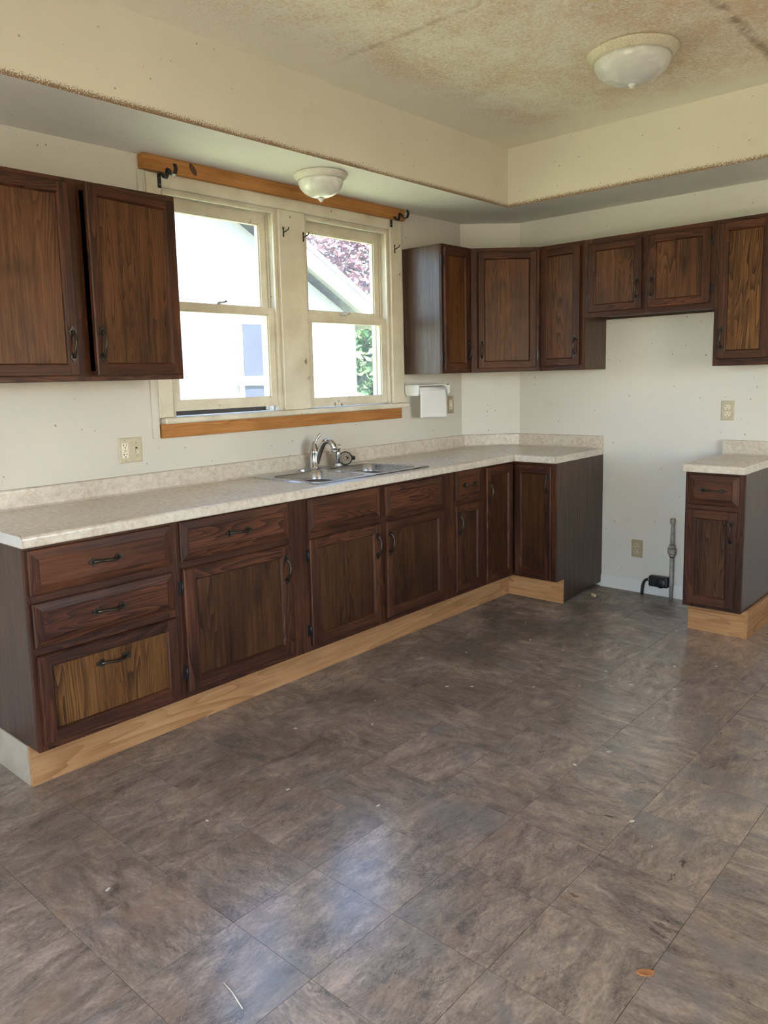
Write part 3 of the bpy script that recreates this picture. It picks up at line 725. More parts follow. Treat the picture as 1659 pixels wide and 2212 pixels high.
b.prism([(yn, YEc), (yn, yn-0.0012), (s_, s_-0.0012), (-0.003, -AD), (-0.003, YEc)], HC-CT, HC)
b.build('slab', M['laminate'], t)
b = MB(); b.prism(splash_prof(), 0, 1, 'X')
b.v = [(v[1]-0.001, (-AD-0.014) if v[0] < 0.5 else YEc, v[2]) for v in b.v]; b.build('backsplash', M['laminate'], t)
b = MB(); b.prism(splash_prof(), 0, 1, 'X')          # splash on the diagonal wall
dd = Vector((1, -1)).normalized(); nn = Vector((-1, -1)).normalized(); P0 = Vector((-AD, 0)); Ldg = AD*math.sqrt(2)
def dg(v):
    off = -v[1]+0.001; e = off*0.414
    u = (-e+0.0008) if v[0] < 0.5 else (Ldg+e-0.0008)
    q = P0+dd*u+nn*off; return (q.x, q.y, v[2])
b.v = [dg(v) for v in b.v]; b.build('backsplash', M['laminate'], t)
b = MB(); b.box(-D-OV+0.01, -0.002, YEc-0.001, YEc, HC-CT+0.001, HC-0.006); b.box(-0.030, -0.003, YEc-0.001, YEc, HC-0.006, ZSP-0.004); b.build('end_cap', M['laminate'], t)
t = thing('countertop', 'small laminate countertop on the lone narrow cabinet', 'countertop', (0, 0, 0))
b = MB(); ya, yb = YS+0.005, YSR-0.004
b.prism([(q[0], q[1]) for q in p], ya, yb, 'Y'); b.box(yn, -0.003, yb, ya, HC-CT, HC); b.build('slab', M['laminate'], t)
b = MB(); b.prism(splash_prof(), 0, 1, 'X'); b.v = [(v[1]-0.001, ya if v[0] < 0.5 else yb, v[2]) for v in b.v]; b.build('backsplash', M['laminate'], t)

# ------------------------------------------------------------------ sink, taps, strainer
def rrect(x0, x1, y0, y1, r, n=5):
    return arc2(x1-r, y1-r, r, 0, 90, n)+arc2(x0+r, y1-r, r, 90, 180, n)+arc2(x0+r, y0+r, r, 180, 270, n)+arc2(x1-r, y0+r, r, 270, 360, n)
t = thing('kitchen_sink', 'stainless steel double-bowl drop-in sink', 'sink', (0, 0, HC))
zt = 0.0055
def ring(pts, z):
    vs_ = [bm.verts.new((x, y, z)) for x, y in pts]
    return vs_, None
def skin(A, B):
    for i in range(len(A)):
        f = bm.faces.new((A[i], A[(i+1) % len(A)], B[(i+1) % len(A)], B[i])); f.smooth = True
bm = bmesh.new()
XM = -1.821
for q, (ca, cb) in zip(((-2.197, -1.846), (-1.796, -1.442)), ((-2.235, XM), (XM, -1.402))):
    pts = rrect(q[0], q[1], -0.532, -0.160, 0.055); mx, my = (q[0]+q[1])/2, -0.346
    cell = []
    for x, y in pts:   # the same point pushed out to the border of its half of the deck
        ux, uy = x-mx, y-my
        kx = ((cb if ux > 0 else ca)-mx)/ux if abs(ux) > 1e-6 else 1e9; ky = ((-0.058 if uy > 0 else -0.566)-my)/uy if abs(uy) > 1e-6 else 1e9
        k_ = min(kx, ky); cell.append((mx+ux*k_, my+uy*k_))
    for cx_, cy_ in ((ca, -0.058), (cb, -0.058), (cb, -0.566), (ca, -0.566)):
        i_ = min(range(len(cell)), key=lambda i: (cell[i][0]-cx_)**2+(cell[i][1]-cy_)**2); cell[i_] = (cx_, cy_)
    A_, _ = ring(pts, zt-0.001); B_, _ = ring(cell, zt); skin(A_, B_)
for f in bm.faces: f.smooth = False
A_, _ = ring([(-2.235, -0.566), (-1.402, -0.566), (-1.402, -0.058), (-2.235, -0.058)], zt); B_, _ = ring([(-2.241, -0.572), (-1.396, -0.572), (-1.396, -0.052), (-2.241, -0.052)], 0.0006); skin(A_, B_)
bmesh.ops.recalc_face_normals(bm, faces=bm.faces)
me = bpy.data.meshes.new('rim'); bm.to_mesh(me); bm.free(); me.materials.append(M['stainless'])
shared('rim', me, t)
for q, (cx, cyy) in zip(((-2.197, -1.846), (-1.796, -1.442)), ((-2.02, -0.36), (-1.62, -0.36))):
    bm = bmesh.new(); prev = None
    for ins, z in ((0, zt-0.001), (0.004, -0.004), (0.010, -0.05), (0.016, -0.13), (0.024, -0.150), (0.045, -0.163), (0.09, -0.167)):
        v_, _ = ring(rrect(q[0]+ins, q[1]-ins, -0.532+ins, -0.160-ins, max(0.055, ins*1.0)), z)
        if prev: skin(prev, v_)
        prev = v_
    bm.faces.new(prev); bmesh.ops.recalc_face_normals(bm, faces=bm.faces)
    me = bpy.data.meshes.new('bowl'); bm.to_mesh(me); bm.free(); me.materials.append(M['stainless'])
    o = shared('bowl', me, t)
    d_ = MB(); d_.lathe([(0.043, 0), (0.041, 0.003), (0.034, 0.002), (0.030, -0.001), (0.010, -0.001)], 24, 0, (cx, cyy, -0.166)); d_.build('drain', M['chrome'], o)
FX, FY = -1.800, -0.088; FZ = HC+0.0055
t = thing('faucet', 'chrome single-lever faucet with an arched spout', 'faucet', (FX, FY, FZ))
b = MB(); b.lathe([(0.0300, 0), (0.0295, 0.006), (0.0262, 0.010), (0.0255, 0.085), (0.0262, 0.088), (0.0250, 0.094), (0.0215, 0.110), (0.0130, 0.134), (0.0080, 0.146), (0.0005, 0.150)], 28); b.build('body', M['chrome'], t)
b = MB(); b.prism(rrect(-0.125, 0.125, -0.028, 0.028, 0.026), -0.0015, 0.004); b.build('deck_plate', M['stainless'], t)
b = MB(); pts = bez((0.002, -0.002, 0.128), (0.006, -0.006, 0.150), (0.012, -0.013, 0.165), (0.026, -0.027, 0.190), 10)
b.tube(pts, [0.0100, 0.0090, 0.0078, 0.0068, 0.0062, 0.0060, 0.0062, 0.0066, 0.0072, 0.0078, 0.0070], 12, flat=0.8); b.build('lever', M['chrome'], t)
b = MB(); dx, dy = 0.30, -0.95     # the spout swings out over the divider between the bowls
def sp(r, z): return (r*dx, r*dy, z)
pts = bez(sp(0.008, 0.022), sp(0.030, 0.075), sp(0.045, 0.150), sp(0.085, 0.150), 12)+bez(sp(0.085, 0.150), sp(0.110, 0.149), sp(0.122, 0.130), sp(0.124, 0.104), 8)[1:]
b.tube(pts, [0.0165]*8+[0.0160]*5+[0.0155]*8, 16); b.lathe([(0.0145, -0.012), (0.0162, -0.010), (0.0162, 0.004)], 16, 0, sp(0.124, 0.102)); b.build('spout', M['chrome'], t)
t = thing('side_sprayer', 'small chrome side sprayer beside the faucet', 'sprayer', (-1.648, -0.120, FZ))
b = MB(); b.lathe([(0.019, 0), (0.0185, 0.006), (0.0145, 0.010), (0.0140, 0.014)], 20); b.build('collar', M['white_plastic'], t)
b = MB(); b.lathe([(0.0128, 0.012), (0.0150, 0.018), (0.0150, 0.074), (0.0146, 0.084)], 20)
b.tube(bez((0, 0, 0.080), (0, 0, 0.102), (-0.006, -0.008, 0.112), (-0.020, -0.022, 0.110), 8), [0.0146, 0.0146, 0.0144, 0.014, 0.0138, 0.0138, 0.014, 0.0145, 0.015], 16); b.build('wand', M['chrome'], t)
b = MB(); b.lathe([(0.0158, -0.004), (0.0158, 0.006), (0.0120, 0.008)], 16); o = b.build('nozzle', M['chrome'], t, (-0.022, -0.024, 0.110)); o.rotation_euler = Vector((-0.66, -0.74, 0.1)).to_track_quat('Z', 'Y').to_euler()
t = thing('sink_strainer', 'black-rimmed round sink strainer resting on the sink deck', 'strainer', (-1.600, -0.130, FZ))
q = Vector((-0.60, -0.72, 0.34)).to_track_quat('Z', 'Y').to_euler()
b = MB(); b.lathe([(0.026, -0.022), (0.036, -0.016), (0.0395, -0.004), (0.0395, 0.004), (0.035, 0.006), (0.033, 0.003), (0.033, -0.006)], 28); b.build('rim', M['black_plastic'], t, (0, 0, 0.0385), q)
b = MB(); b.lathe([(0.0335, 0.002), (0.020, 0.001), (0.0005, 0.000)], 24); o = b.build('mesh_plate', simple('worn_steel_mesh', (0.42, 0.38, 0.32), 0.4, 0.8, var=0.6, scale=260), t, (0, 0, 0.0385), q)
h_ = MB()
for rr, nn_ in ((0.012, 6), (0.024, 11)):
    for k in range(nn_): h_.lathe([(0.0024, 0.0018), (0.0024, 0.0032)], 6, 0, (rr*math.cos(k*2*math.pi/nn_), rr*math.sin(k*2*math.pi/nn_), 0), False)
h_.build('perforation', M['void'], o)['kind'] = 'stuff'
b = MB(); b.tube([(0.008, 0.008, 0.036), (0.040, -0.002, 0.040), (0.062, -0.010, 0.036)], [0.020, 0.018, 0.015], 14, flat=0.8); b.build('stem', M['black_plastic'], t)

# ------------------------------------------------------------------ windows
def bars(b, x0, x1, z0, z1, y0, y1, st, rt, rb):
    b.box(x0, x0+st, y0, y1, z0, z1); b.box(x1-st, x1, y0, y1, z0, z1); b.box(x0+st, x1-st, y0, y1, z1-rt, z1); b.box(x0+st, x1-st, y0, y1, z0, z0+rb)
    # putty bead sloping to the glass
    g = 0.006
    b.box(x0+st, x1-st, y0+0.008, y1-0.004, z1-rt-g, z1-rt); b.box(x0+st, x1-st, y0+0.008, y1-0.004, z0+rb, z0+rb+g)
    b.box(x0+st, x0+st+g, y0+0.008, y1-0.004, z0+rb, z1-rt); b.box(x1-st-g, x1-st, y0+0.008, y1-0.004, z0+rb, z1-rt)
for wi, (xa, xb) in enumerate(WX):
    w_ = thing('window_%d' % (wi+1), 'left double-hung sash window, slightly raised' if wi == 0 else 'right double-hung sash window, closed', None)
    del_keys = None; struct(w_)
    b = MB(); j = 0.014
    b.box(xa, xa+j, 0.001, T, WZ0, WZ1); b.box(xb-j, xb, 0.001, T, WZ0, WZ1); b.box(xa+j, xb-j, 0.001, T, WZ1-j, WZ1)
    b.build('jamb', M['trim'], w_)
    b = MB(); k = j+0.013                                    # inner stop, parting bead, blind stop
    for (ya, yb, e) in ((-0.004, 0.014, 0.013), (0.053, 0.062, 0.011), (0.103, 0.120, 0.012)):
        b.box(xa+j, xa+j+e, ya, yb, WZ0+0.002, WZ1-j); b.box(xb-j-e, xb-j, ya, yb, WZ0+0.002, WZ1-j); b.box(xa+j+e, xb-j-e, ya, yb, WZ1-j-e, WZ1-j)
    b.build('stop_bead', M['trim'], w_, bevel=0.002)
    lift = 0.026 if wi == 0 else 0.004
    for nm, y0_, y1_, za, zb, rt, rb in (('upper_sash', 0.064, 0.100, 1.752, WZ1-j-0.002, 0.058, 0.034), ('lower_sash', 0.016, 0.051, WZ0+lift, 1.756+lift, 0.034, 0.046)):
        b = MB(); bars(b, xa+j+0.002, xb-j-0.002, za, zb, y0_, y1_, 0.050, rt, rb)
        s = b.build(nm, M['trim'], w_)
        g = MB(); ym = (y0_+y1_)/2+0.004; g.box(xa+j+0.048, xb-j-0.048, ym-0.0015, ym+0.0015, za+rb-0.003, zb-rt+0.003); g.build('pane', M['pane'], s)
        if nm == 'lower_sash':
            xm = (xa+xb)/2-0.02; zr = zb
            b = MB(); b.prism(rrect(xm-0.030, xm+0.030, 0.020, 0.046, 0.010), zr, zr+0.004); b.lathe([(0.009, 0), (0.009, 0.010), (0.005, 0.013)], 12, 0, (xm, 0.033, zr+0.004))
            b.tube([(xm-0.004, 0.030, zr+0.012), (xm+0.020, 0.020, zr+0.014), (xm+0.038, 0.016, zr+0.020)], [0.006, 0.0045, 0.006], 8); b.build('sash_lock', simple('worn_white_lock', (0.48, 0.44, 0.38), 0.45, 0.4, var=0.3), s)
            b = MB(); b.box(xm-0.045, xm+0.030, 0.008, 0.016, za+0.012, za+0.018); b.box(xm-0.045, xm+0.030, 0.002, 0.009, za+0.016, za+0.022); b.build('sash_lift', M['trim'], s)
    # sash cord pulley slot in the right jamb
    b = MB(); b.prism([(0.078+0.006*math.cos(R(a)), 2.135+0.045*math.sin(R(a))) for a in range(0, 360, 30)], xb-j-0.0025, xb-j-0.0002, 'X'); b.build('sash_pulley', M['hook'], w_)
    # storm window frame on the outside
    b = MB(); b.box(xa+0.016, xb-0.016, 0.122, 0.138, WZ0, WZ0+0.030); b.build('storm_sill', M['dark_frame'], w_)
def trim(i, b, mat, label, bevel=0.003):
    return struct(b.build('trim_%d' % i, M[mat] if isinstance(mat, str) else mat, bevel=bevel), label)
YC = -0.020
b = MB(); b.box(-2.713, WX[0][0]+0.004, YC, 0, 1.243, 2.346); trim(1, b, 'trim', 'chipped cream casing board left of the windows')
b = MB(); b.box(WX[0][1]-0.003, WX[1][0]+0.003, YC, 0, 1.243, WZ1-0.002); mul = trim(2, b, 'trim', 'wide cream mullion board between the two windows')
b = MB(); b.box(WX[1][1]-0.004, -0.934, YC, 0, 1.243, 2.355); trim(3, b, 'trim', 'chipped cream casing board right of the windows')
b = MB(); b.box(WX[0][0]+0.0045, WX[1][1]-0.0045, YC, 0, WZ1-0.0015, 2.352); trim(4, b, 'trim', 'cream head casing above both windows')
b = MB(); b.box(-2.700, -0.915, -0.050, 0.0, 1.214, 1.2425); b.box(WX[0][0], WX[0][1], 0, T, 1.214, 1.2425); b.box(WX[1][0], WX[1][1], 0, T, 1.214, 1.2425); trim(5, b, 'trim', 'worn cream window stool running under both windows', 0.006)
b = MB(); b.box(-2.748, -2.7135, -0.010, 0, 1.150, 2.350); b.box(-2.722, -2.7135, -0.014, -0.010, 1.150, 2.350); trim(6, b, 'wall', 'thin off-white edge strip left of the window casing')
b = MB(); b.box(-2.738, -0.928, -0.046, -0.0205, 2.347, 2.4135); b.box(-2.738, -2.7135, -0.0205, 0, 2.351, 2.4135)
v = tag(b.build('pine_header_board', M['pine'], bevel=0.002), 'orange pine board with a dark knot along the top of the windows', 'board')
b = MB(); b.lathe([(0.0005, -0.0006), (0.014, -0.0006), (0.016, 0)], 16, 0, (0, 0, 0), True, 'Y'); o = b.build('knot', simple('dark_pine_knot', (0.10, 0.035, 0.014), 0.5), v, (-2.475, -0.0462, 2.384)); o.scale = (0.9, 1, 1.9); o.rotation_euler = (0, R(-35), 0)
b = MB(); b.box(-2.706, -0.960, -0.020, 0, 1.148, 1.2135)
tag(b.build('pine_apron_board', M['pine'], bevel=0.002), 'orange pine board below the window stool', 'board')

# curtain rod brackets and hooks
def rod_bracket(x, z, label):
    t = thing('curtain_rod_bracket', label, 'bracket', (x, YC, z), 0, 'black curtain rod brackets')
    b = MB(); b.box(-0.010, 0.010, -0.004, 0, -0.032, 0.030); b.build('mounting_plate', M['black_iron'], t, bevel=0.002)
    prof = [(0, 0.026), (-0.018, 0.030), (-0.034, 0.024), (-0.040, 0.008), (-0.052, 0.002), (-0.064, 0.010), (-0.066, 0.030), (-0.074, 0.040), (-0.084, 0.034), (-0.092, 0.016), (-0.108, 0.004), (-0.126, 0.008), (-0.134, 0.026), (-0.128, 0.046)]
    b = MB(); nP = len(prof); th = 0.003
    up_ = [(y, z_+th) for y, z_ in prof]
    for i in range(nP-1):
        a0, a1 = prof[i], prof[i+1]; dv = Vector((a1[0]-a0[0], a1[1]-a0[1])).normalized(); nv = Vector((-dv.y, dv.x))*th
        q0 = (a0[0]-dv.x*0.0015, a0[1]-dv.y*0.0015); q1 = (a1[0]+dv.x*0.0015, a1[1]+dv.y*0.0015)
        b.prism([q0, q1, (q1[0]+nv.x, q1[1]+nv.y), (q0[0]+nv.x, q0[1]+nv.y)], -0.009, 0.009, 'X')
    b.build('double_hook_arm', M['black_iron'], t)
    for zz in (0.012, -0.016):
        b = MB(); b.lathe([(0.0035, 0), (0.003, -0.0015), (0.0005, -0.002)], 8, 0, (0, -0.004, zz), True, 'Y'); b.build('screw', M['chrome'], t)
rod_bracket(-2.645, 2.312, 'black double curtain rod bracket at the left window top')
rod_bracket(-1.030, 2.335, 'black double curtain rod bracket at the right window top')
def small_hook(x, z, label):
    t = thing('curtain_hook', label, 'hook', (x, YC, z), 0, 'small dark curtain hooks')
    b = MB(); b.box(-0.004, 0.004, -0.003, 0, -0.026, -0.006); b.box(-0.004, 0.004, -0.003, 0, 0.010, 0.024); b.box(-0.003, 0.003, -0.002, 0, -0.006, 0.010); b.build('plate', M['hook'], t)
    b = MB(); b.tube([(0, -0.002, -0.004), (0.004, -0.018, 0.002), (0.008, -0.032, 0.008), (0.009, -0.036, 0.020)], 0.0032, 8); b.build('prong', M['hook'], t)
small_hook(-1.905, 2.175, 'small dark hook on the mullion near the left window')
small_hook(-1.762, 2.165, 'small dark hook on the mullion near the right window')
small_hook(-1.002, 2.180, 'small dark hook on the right window casing')

# ------------------------------------------------------------------ ceiling lamps
def dome_lamp(label, loc, r, rim, drop, parts_mat):
    t = thing('ceiling_lamp', label, 'lamp', loc, 0, 'flush dome ceiling lamps')
    b = MB(); b.lathe([(r*0.96, 0), (r, -0.004), (r, -0.010), (r*0.965, -0.014), (r*0.955, -0.020), (r*0.89, -rim*0.8), (r*0.865, -rim), (r*0.80, -rim)], 56); b.build('rim', M[parts_mat], t)
    g = [(r*0.84*math.cos(a), -rim-(drop)*math.sin(a)) for a in [i*math.pi/2/14 for i in range(15)]]; g[-1] = (0.002, g[-1][1])
    b = MB(); b.lathe(g, 56); b.build('glass_dome', M['alabaster'], t)
    zb = -rim-drop
    b = MB(); b.lathe([(0.0150, zb+0.001), (0.0160, zb-0.003), (0.0130, zb-0.007), (0.0095, zb-0.010), (0.0085, zb-0.014), (0.0010, zb-0.019)], 20); b.build('finial', M['white_plastic'], t)
dome_lamp('large cream-rimmed dome lamp on the stained ceiling', (-1.325, -1.645, ZCE), 0.190, 0.036, 0.098, 'lamp_rim')
dome_lamp('small dome lamp under the soffit before the windows', (-1.890, -0.295, ZSO), 0.135, 0.032, 0.084, 'lamp_rim2')

# ------------------------------------------------------------------ wall plates
def slot_set(parent, x, z, y):
    b = MB(); b.box(x-0.0085, x-0.006, y-0.0006, y, z-0.001, z+0.008); b.box(x-0.011, x-0.0085, y-0.0006, y, z+0.002, z+0.005)
    b.box(x+0.006, x+0.008, y-0.0006, y, z-0.0005, z+0.0075); b.prism([(x+0.0028*math.cos(R(a)), z-0.008+0.0028*math.sin(R(a))) for a in range(0, 360, 45)], y-0.0006, y, 'Y')
    b.build('slot', M['void'], parent)
def plate(b, w, h_, d_=0.006):
    def lp(i, yy): return [(-w/2+i, yy, -h_/2+i), (w/2-i, yy, -h_/2+i), (w/2-i, yy, h_/2-i), (-w/2+i, yy, h_/2-i)]
    L = [lp(0, 0), lp(0, -d_*0.4), lp(0.004, -d_)]
    for A_, B_ in zip(L, L[1:]):
        for i in range(4): b.add([A_[i], A_[(i+1) % 4], B_[(i+1) % 4], B_[i]], [(0, 1, 2, 3)])
    b.add(L[-1], [(0, 1, 2, 3)]); return b
def duplex(label, loc, rz, mat, facemat):
    t = thing('power_outlet', label, 'outlet', loc, rz, 'duplex power outlets')
    plate(MB(), 0.072, 0.113).build('cover_plate', M[mat], t)
    for s in (-1, 1):
        zc = s*0.0195
        pr = [(0.0165*math.cos(R(a)), max(-0.0135, min(0.0135, 0.0175*math.sin(R(a))))+zc) for a in range(0, 360, 15)]
        b = MB(); b.prism(pr, -0.0075, -0.005, 'Y'); o = b.build('receptacle', M[facemat], t)
        slot_set(o, 0, zc, -0.0075)
    b = MB(); b.lathe([(0.003, -0.006), (0.0026, -0.0072), (0.0003, -0.0076)], 10, 0, (0, 0, 0), True, 'Y'); b.build('screw', M[mat], t)
duplex('ivory duplex outlet above the lone narrow cabinet', (-0.0005, -1.668, 1.164), -R(90), 'ivory', 'ivory_light')
duplex('tan duplex outlet low on the wall in the stove gap', (-0.0005, -1.148, 0.281), -R(90), 'ivory_dark', 'ivory')
t = thing('outlet_and_switch_plate', 'ivory double plate with outlet and toggle switch left of the window', 'outlet', (-2.868, -0.0005, 1.107))
plate(MB(), 0.116, 0.114).build('cover_plate', M['ivory'], t)
b = MB(); b.box(-0.045, -0.012, -0.0078, -0.004, -0.034, 0.034); o = b.build('receptacle', M['ivory_light'], t, bevel=0.0015)
slot_set(o, -0.0285, 0.021, -0.0078); slot_set(o, -0.0285, -0.021, -0.0078)
b = MB(); b.box(-0.036, -0.021, -0.0090, -0.0075, -0.0010, 0.0045); b.box(-0.036, -0.021, -0.0090, -0.0075, -0.0070, -0.0020); b.build('test_button', M['ivory'], o)
b = MB(); b.box(0.0235, 0.0335, -0.0064, -0.0058, -0.012, 0.012); o = b.build('switch_slot', M['void'], t)
b = MB(); b.prism([(-0.005, 0.006), (-0.005, -0.010), (-0.017, -0.014), (-0.016, -0.007)], 0.0245, 0.0325, 'X'); b.build('toggle', M['ivory_light'], t)
for px, pz in ((-0.0285, 0.046), (-0.0285, -0.046), (0.0285, 0.030), (0.0285, -0.030)):
    b = MB(); b.lathe([(0.003, -0.0055), (0.0025, -0.0068), (0.0003, -0.0072)], 8, 0, (px, 0, pz), True, 'Y'); b.build('screw', simple('brassy_screw', (0.30, 0.25, 0.13), 0.4, 0.6), t)
t = thing('wall_outlet_strip', 'tan outlet plate half hidden behind the paper towel', 'outlet', (-0.424, -0.0005, 1.209))
plate(MB(), 0.074, 0.118).build('cover_plate', M['ivory_dark'], t)
b = MB(); b.box(-0.017, 0.017, -0.0078, -0.004, -0.034, 0.034); o = b.build('receptacle', M['ivory_light'], t, bevel=0.0015); slot_set(o, 0, 0.021, -0.0078); slot_set(o, 0, -0.021, -0.0078)

# ------------------------------------------------------------------ paper towel holder and roll
t = thing('paper_towel_holder', 'white plastic paper towel holder under the slim wall cabinet', 'towel holder', (-0.745, 0, 1.350))
b = MB(); b.box(-0.168, 0.168, -0.118, -0.001, -0.004, 0.003); b.build('top_plate', M['white_plastic'], t, bevel=0.002)
b = MB(); b.box(0.128, 0.150, -0.1186, -0.1180, -0.0035, 0.0020); b.build('maker_mark', M['void'], t)
for s in (-1, 1):
    pr = arc2(-0.080, -0.036, 0.032, 180, 360, 10); pr = [(-0.118, -0.004), (-0.118, -0.030)]+[(-0.118+0.010*(1-math.cos(R(a))), -0.030-0.036*math.sin(R(a))) for a in (20, 45, 70, 90)]+[(-0.020, -0.066), (-0.006, -0.050), (-0.003, -0.004)]
    xo = s*0.160
    b = MB(); b.prism(pr, xo-0.008, xo+0.008, 'X', 0, True); b.build('arm', M['white_plastic'], t, bevel=0.004, seg=2)
t2 = thing('paper_towel_roll', 'nearly finished white paper towel roll with a hanging sheet', 'paper towel', (-0.745, -0.082, 1.314))
b = MB(); b.tube([(-0.150, 0, 0), (0.150, 0, 0)], 0.0225, 24); b.build('roll', M['paper'], t2)
b = MB(); nx, nz = 16, 18; vv = []; LZ = 0.176
for j in range(nz+1):
    u = j/nz
    for i in range(nx+1):
        s = -1+2*i/nx
        wv = 0.138*(1-0.012*math.sin(u*math.pi*2.4)+0.03*max(0, u-0.75)*4*(-s if s < 0 else -0.4))
        vv.append((s*wv-0.004*u, -0.0232-0.004*math.sin(u*3.0)-0.010*u*u*(s*s)-0.003*math.sin(s*4+u*2)*u, 0.004-LZ*u-0.004*math.sin(s*2)*u))
ff = [(j*(nx+1)+i, j*(nx+1)+i+1, (j+1)*(nx+1)+i+1, (j+1)*(nx+1)+i) for j in range(nz) for i in range(nx)]
b.add(vv, ff, 0, True); o = b.build('hanging_sheet', M['paper'], t2); sm_ = o.modifiers.new('thickness', 'SOLIDIFY'); sm_.thickness = 0.0012

# ------------------------------------------------------------------ gas pipe and range plug in the stove gap
t = thing('gas_pipe', 'painted grey gas pipe stub with a rusty union', 'pipe', (-0.032, -1.381, 0))
b = MB(); b.tube([(0, 0, 0), (0, 0, 0.270)], 0.0115, 16); b.build('lower_pipe', M['pipe'], t)
b = MB(); b.tube([(0, 0, 0.335), (0.000, -0.001, 0.470)], [0.0125, 0.0095], 16); b.build('upper_pipe', M['pipe'], t)
b = MB(); b.lathe([(0.012, 0.258), (0.013, 0.266)], 16); b.build('joint_tape', M['black_plastic'], t)
b = MB()
for za, zb, r in ((0.266, 0.284, 0.0195), (0.284, 0.318, 0.0270), (0.318, 0.338, 0.0205)):
    pr = [(r*math.cos(R(a+10)), r*math.sin(R(a+10))) for a in range(0, 360, 45)]; b.prism(pr, za, zb)
b.build('union', M['rust_pipe'], t, bevel=0.003)
b = MB(); b.lathe([(0.0105, 0.468), (0.0105, 0.474)], 12); b.lathe([(0.0145, 0.474), (0.0150, 0.480), (0.0150, 0.496), (0.0120, 0.503), (0.001, 0.505)], 10, 0, (0, 0, 0), False); b.build('cap', M['rust_pipe'], t)
t = thing('range_receptacle', 'black range power box on the baseboard beside the gas pipe', 'power box', (0, -1.308, 0.098))
b = MB(); b.box(-0.060, -0.0145, -0.060, 0.060, -0.033, 0.033); b.build('housing', M['black_plastic'], t, bevel=0.009, seg=3)
b = MB(); b.lathe([(0.030, 0), (0.030, -0.010), (0.026, -0.012), (0.0005, -0.012)], 28, 0, (0, 0, 0), True, 'X'); b.build('socket', M['black_plastic'], t, (-0.058, -0.022, -0.004))
b = MB(); b.box(-0.0715, -0.0705, -0.026, -0.020, -0.002, 0.004); b.build('socket_screw', M['chrome'], t)
b = MB(); b.tube(bez((-0.036, -0.012, 0.102), (-0.036, 0.022, 0.102), (-0.040, 0.034, 0.075), (-0.040, 0.034, 0.001), 14), 0.0085, 12); b.build('cable', M['black_plastic'], t, (0, 0.073, -0.098))
b = MB(); b.tube([(-0.036, -0.014, 0.102), (-0.036, -0.004, 0.102)], 0.0115, 12); b.build('clamp', M['chrome'], t, (0, 0.073, -0.098))

# ------------------------------------------------------------------ litter on the floor
b = MB(); pts = [(0.034*math.cos(R(a))*(1+0.15*math.sin(3*R(a))), 0.011*math.sin(R(a))) for a in range(0, 360, 30)]; b.prism(pts, 0.0, 0.004); b.add([(p_[0]*0.8, p_[1]*0.6, 0.009) for p_ in pts], [tuple(range(12))])
o = b.build('wood_chip', simple('orange_wood_chip', (0.62, 0.27, 0.10), 0.6, var=0.3), None, (-3.093, -2.504, 0.0005), (0, 0, R(-52))); o.scale = (0.62, 0.9, 0.8); tag(o, 'orange wood chip lying on the floor at lower right', 'chip')
b = MB(); b.lathe([(0.009, 0), (0.010, 0.004), (0.010, 0.026), (0.009, 0.030)], 14, 0, (0, 0, -0.015)); o = b.build('wine_cork', simple('pale_cork', (0.66, 0.48, 0.30), 0.8, var=0.2, scale=90), None, (-0.278, -0.991, 0.0105), (R(90), 0, R(-30))); tag(o, 'pale cork lying by the corner cabinet end panel', 'cork')
b = MB(); b.tube([(-0.048, 0.0, 0.002), (-0.010, 0.002, 0.003), (0.048, -0.001, 0.002)], 0.0016, 6); o = b.build('straw', simple('pale_straw', (0.75, 0.68, 0.56), 0.7), None, (-3.770, -1.820, 0.0003), (0, 0, R(-101))); tag(o, 'thin pale straw on the floor at lower left', 'straw')
flake_m = simple('white_paint_flake', (0.80, 0.76, 0.68), 0.8)
fm = []
for k in range(3):
    b = MB(); n_ = 6; pr = [((0.006+0.003*random.random())*math.cos(i*2*math.pi/n_), (0.0025+0.002*random.random())*math.sin(i*2*math.pi/n_)) for i in range(n_)]
    b.prism(pr, 0.0, 0.0012); fm.append(b.mesh('paint_flake', flake_m))
import itertools
spots = [(-2.135, -2.0), (-2.28, -1.9), (-1.55, -1.72), (-1.50, -1.80), (-1.42, -1.62), (-1.62, -1.55), (-1.75, -1.45), (-1.30, -1.35), (-1.45, -1.28), (-1.95, -1.25), (-1.15, -1.85), (-1.05, -2.0), (-1.38, -1.95), (-2.05, -1.12), (-2.35, -0.95), (-2.55, -1.15), (-2.78, -0.92), (-3.05, -1.2), (-1.80, -0.85), (-1.62, -0.92), (-0.95, -1.30), (-1.10, -1.52), (-2.52, -2.25), (-2.60, -2.32), (-2.95, -1.52), (-3.35, -1.18), (-3.75, -1.25), (-1.72, -1.98), (-1.25, -1.10), (-1.02, -0.92)]
for k, (fx, fy) in enumerate(spots):
    o = shared('paint_flake', fm[k % 3], None, (fx+random.uniform(-.04, .04), fy+random.uniform(-.04, .04), 0.0006), (0, 0, random.uniform(0, 6.28)))
    s_ = random.uniform(0.6, 1.6); o.scale = (s_, s_, 1)
    tag(o, 'tiny white paint flake scattered on the dark floor', 'paint flake', 'paint flakes on the floor')

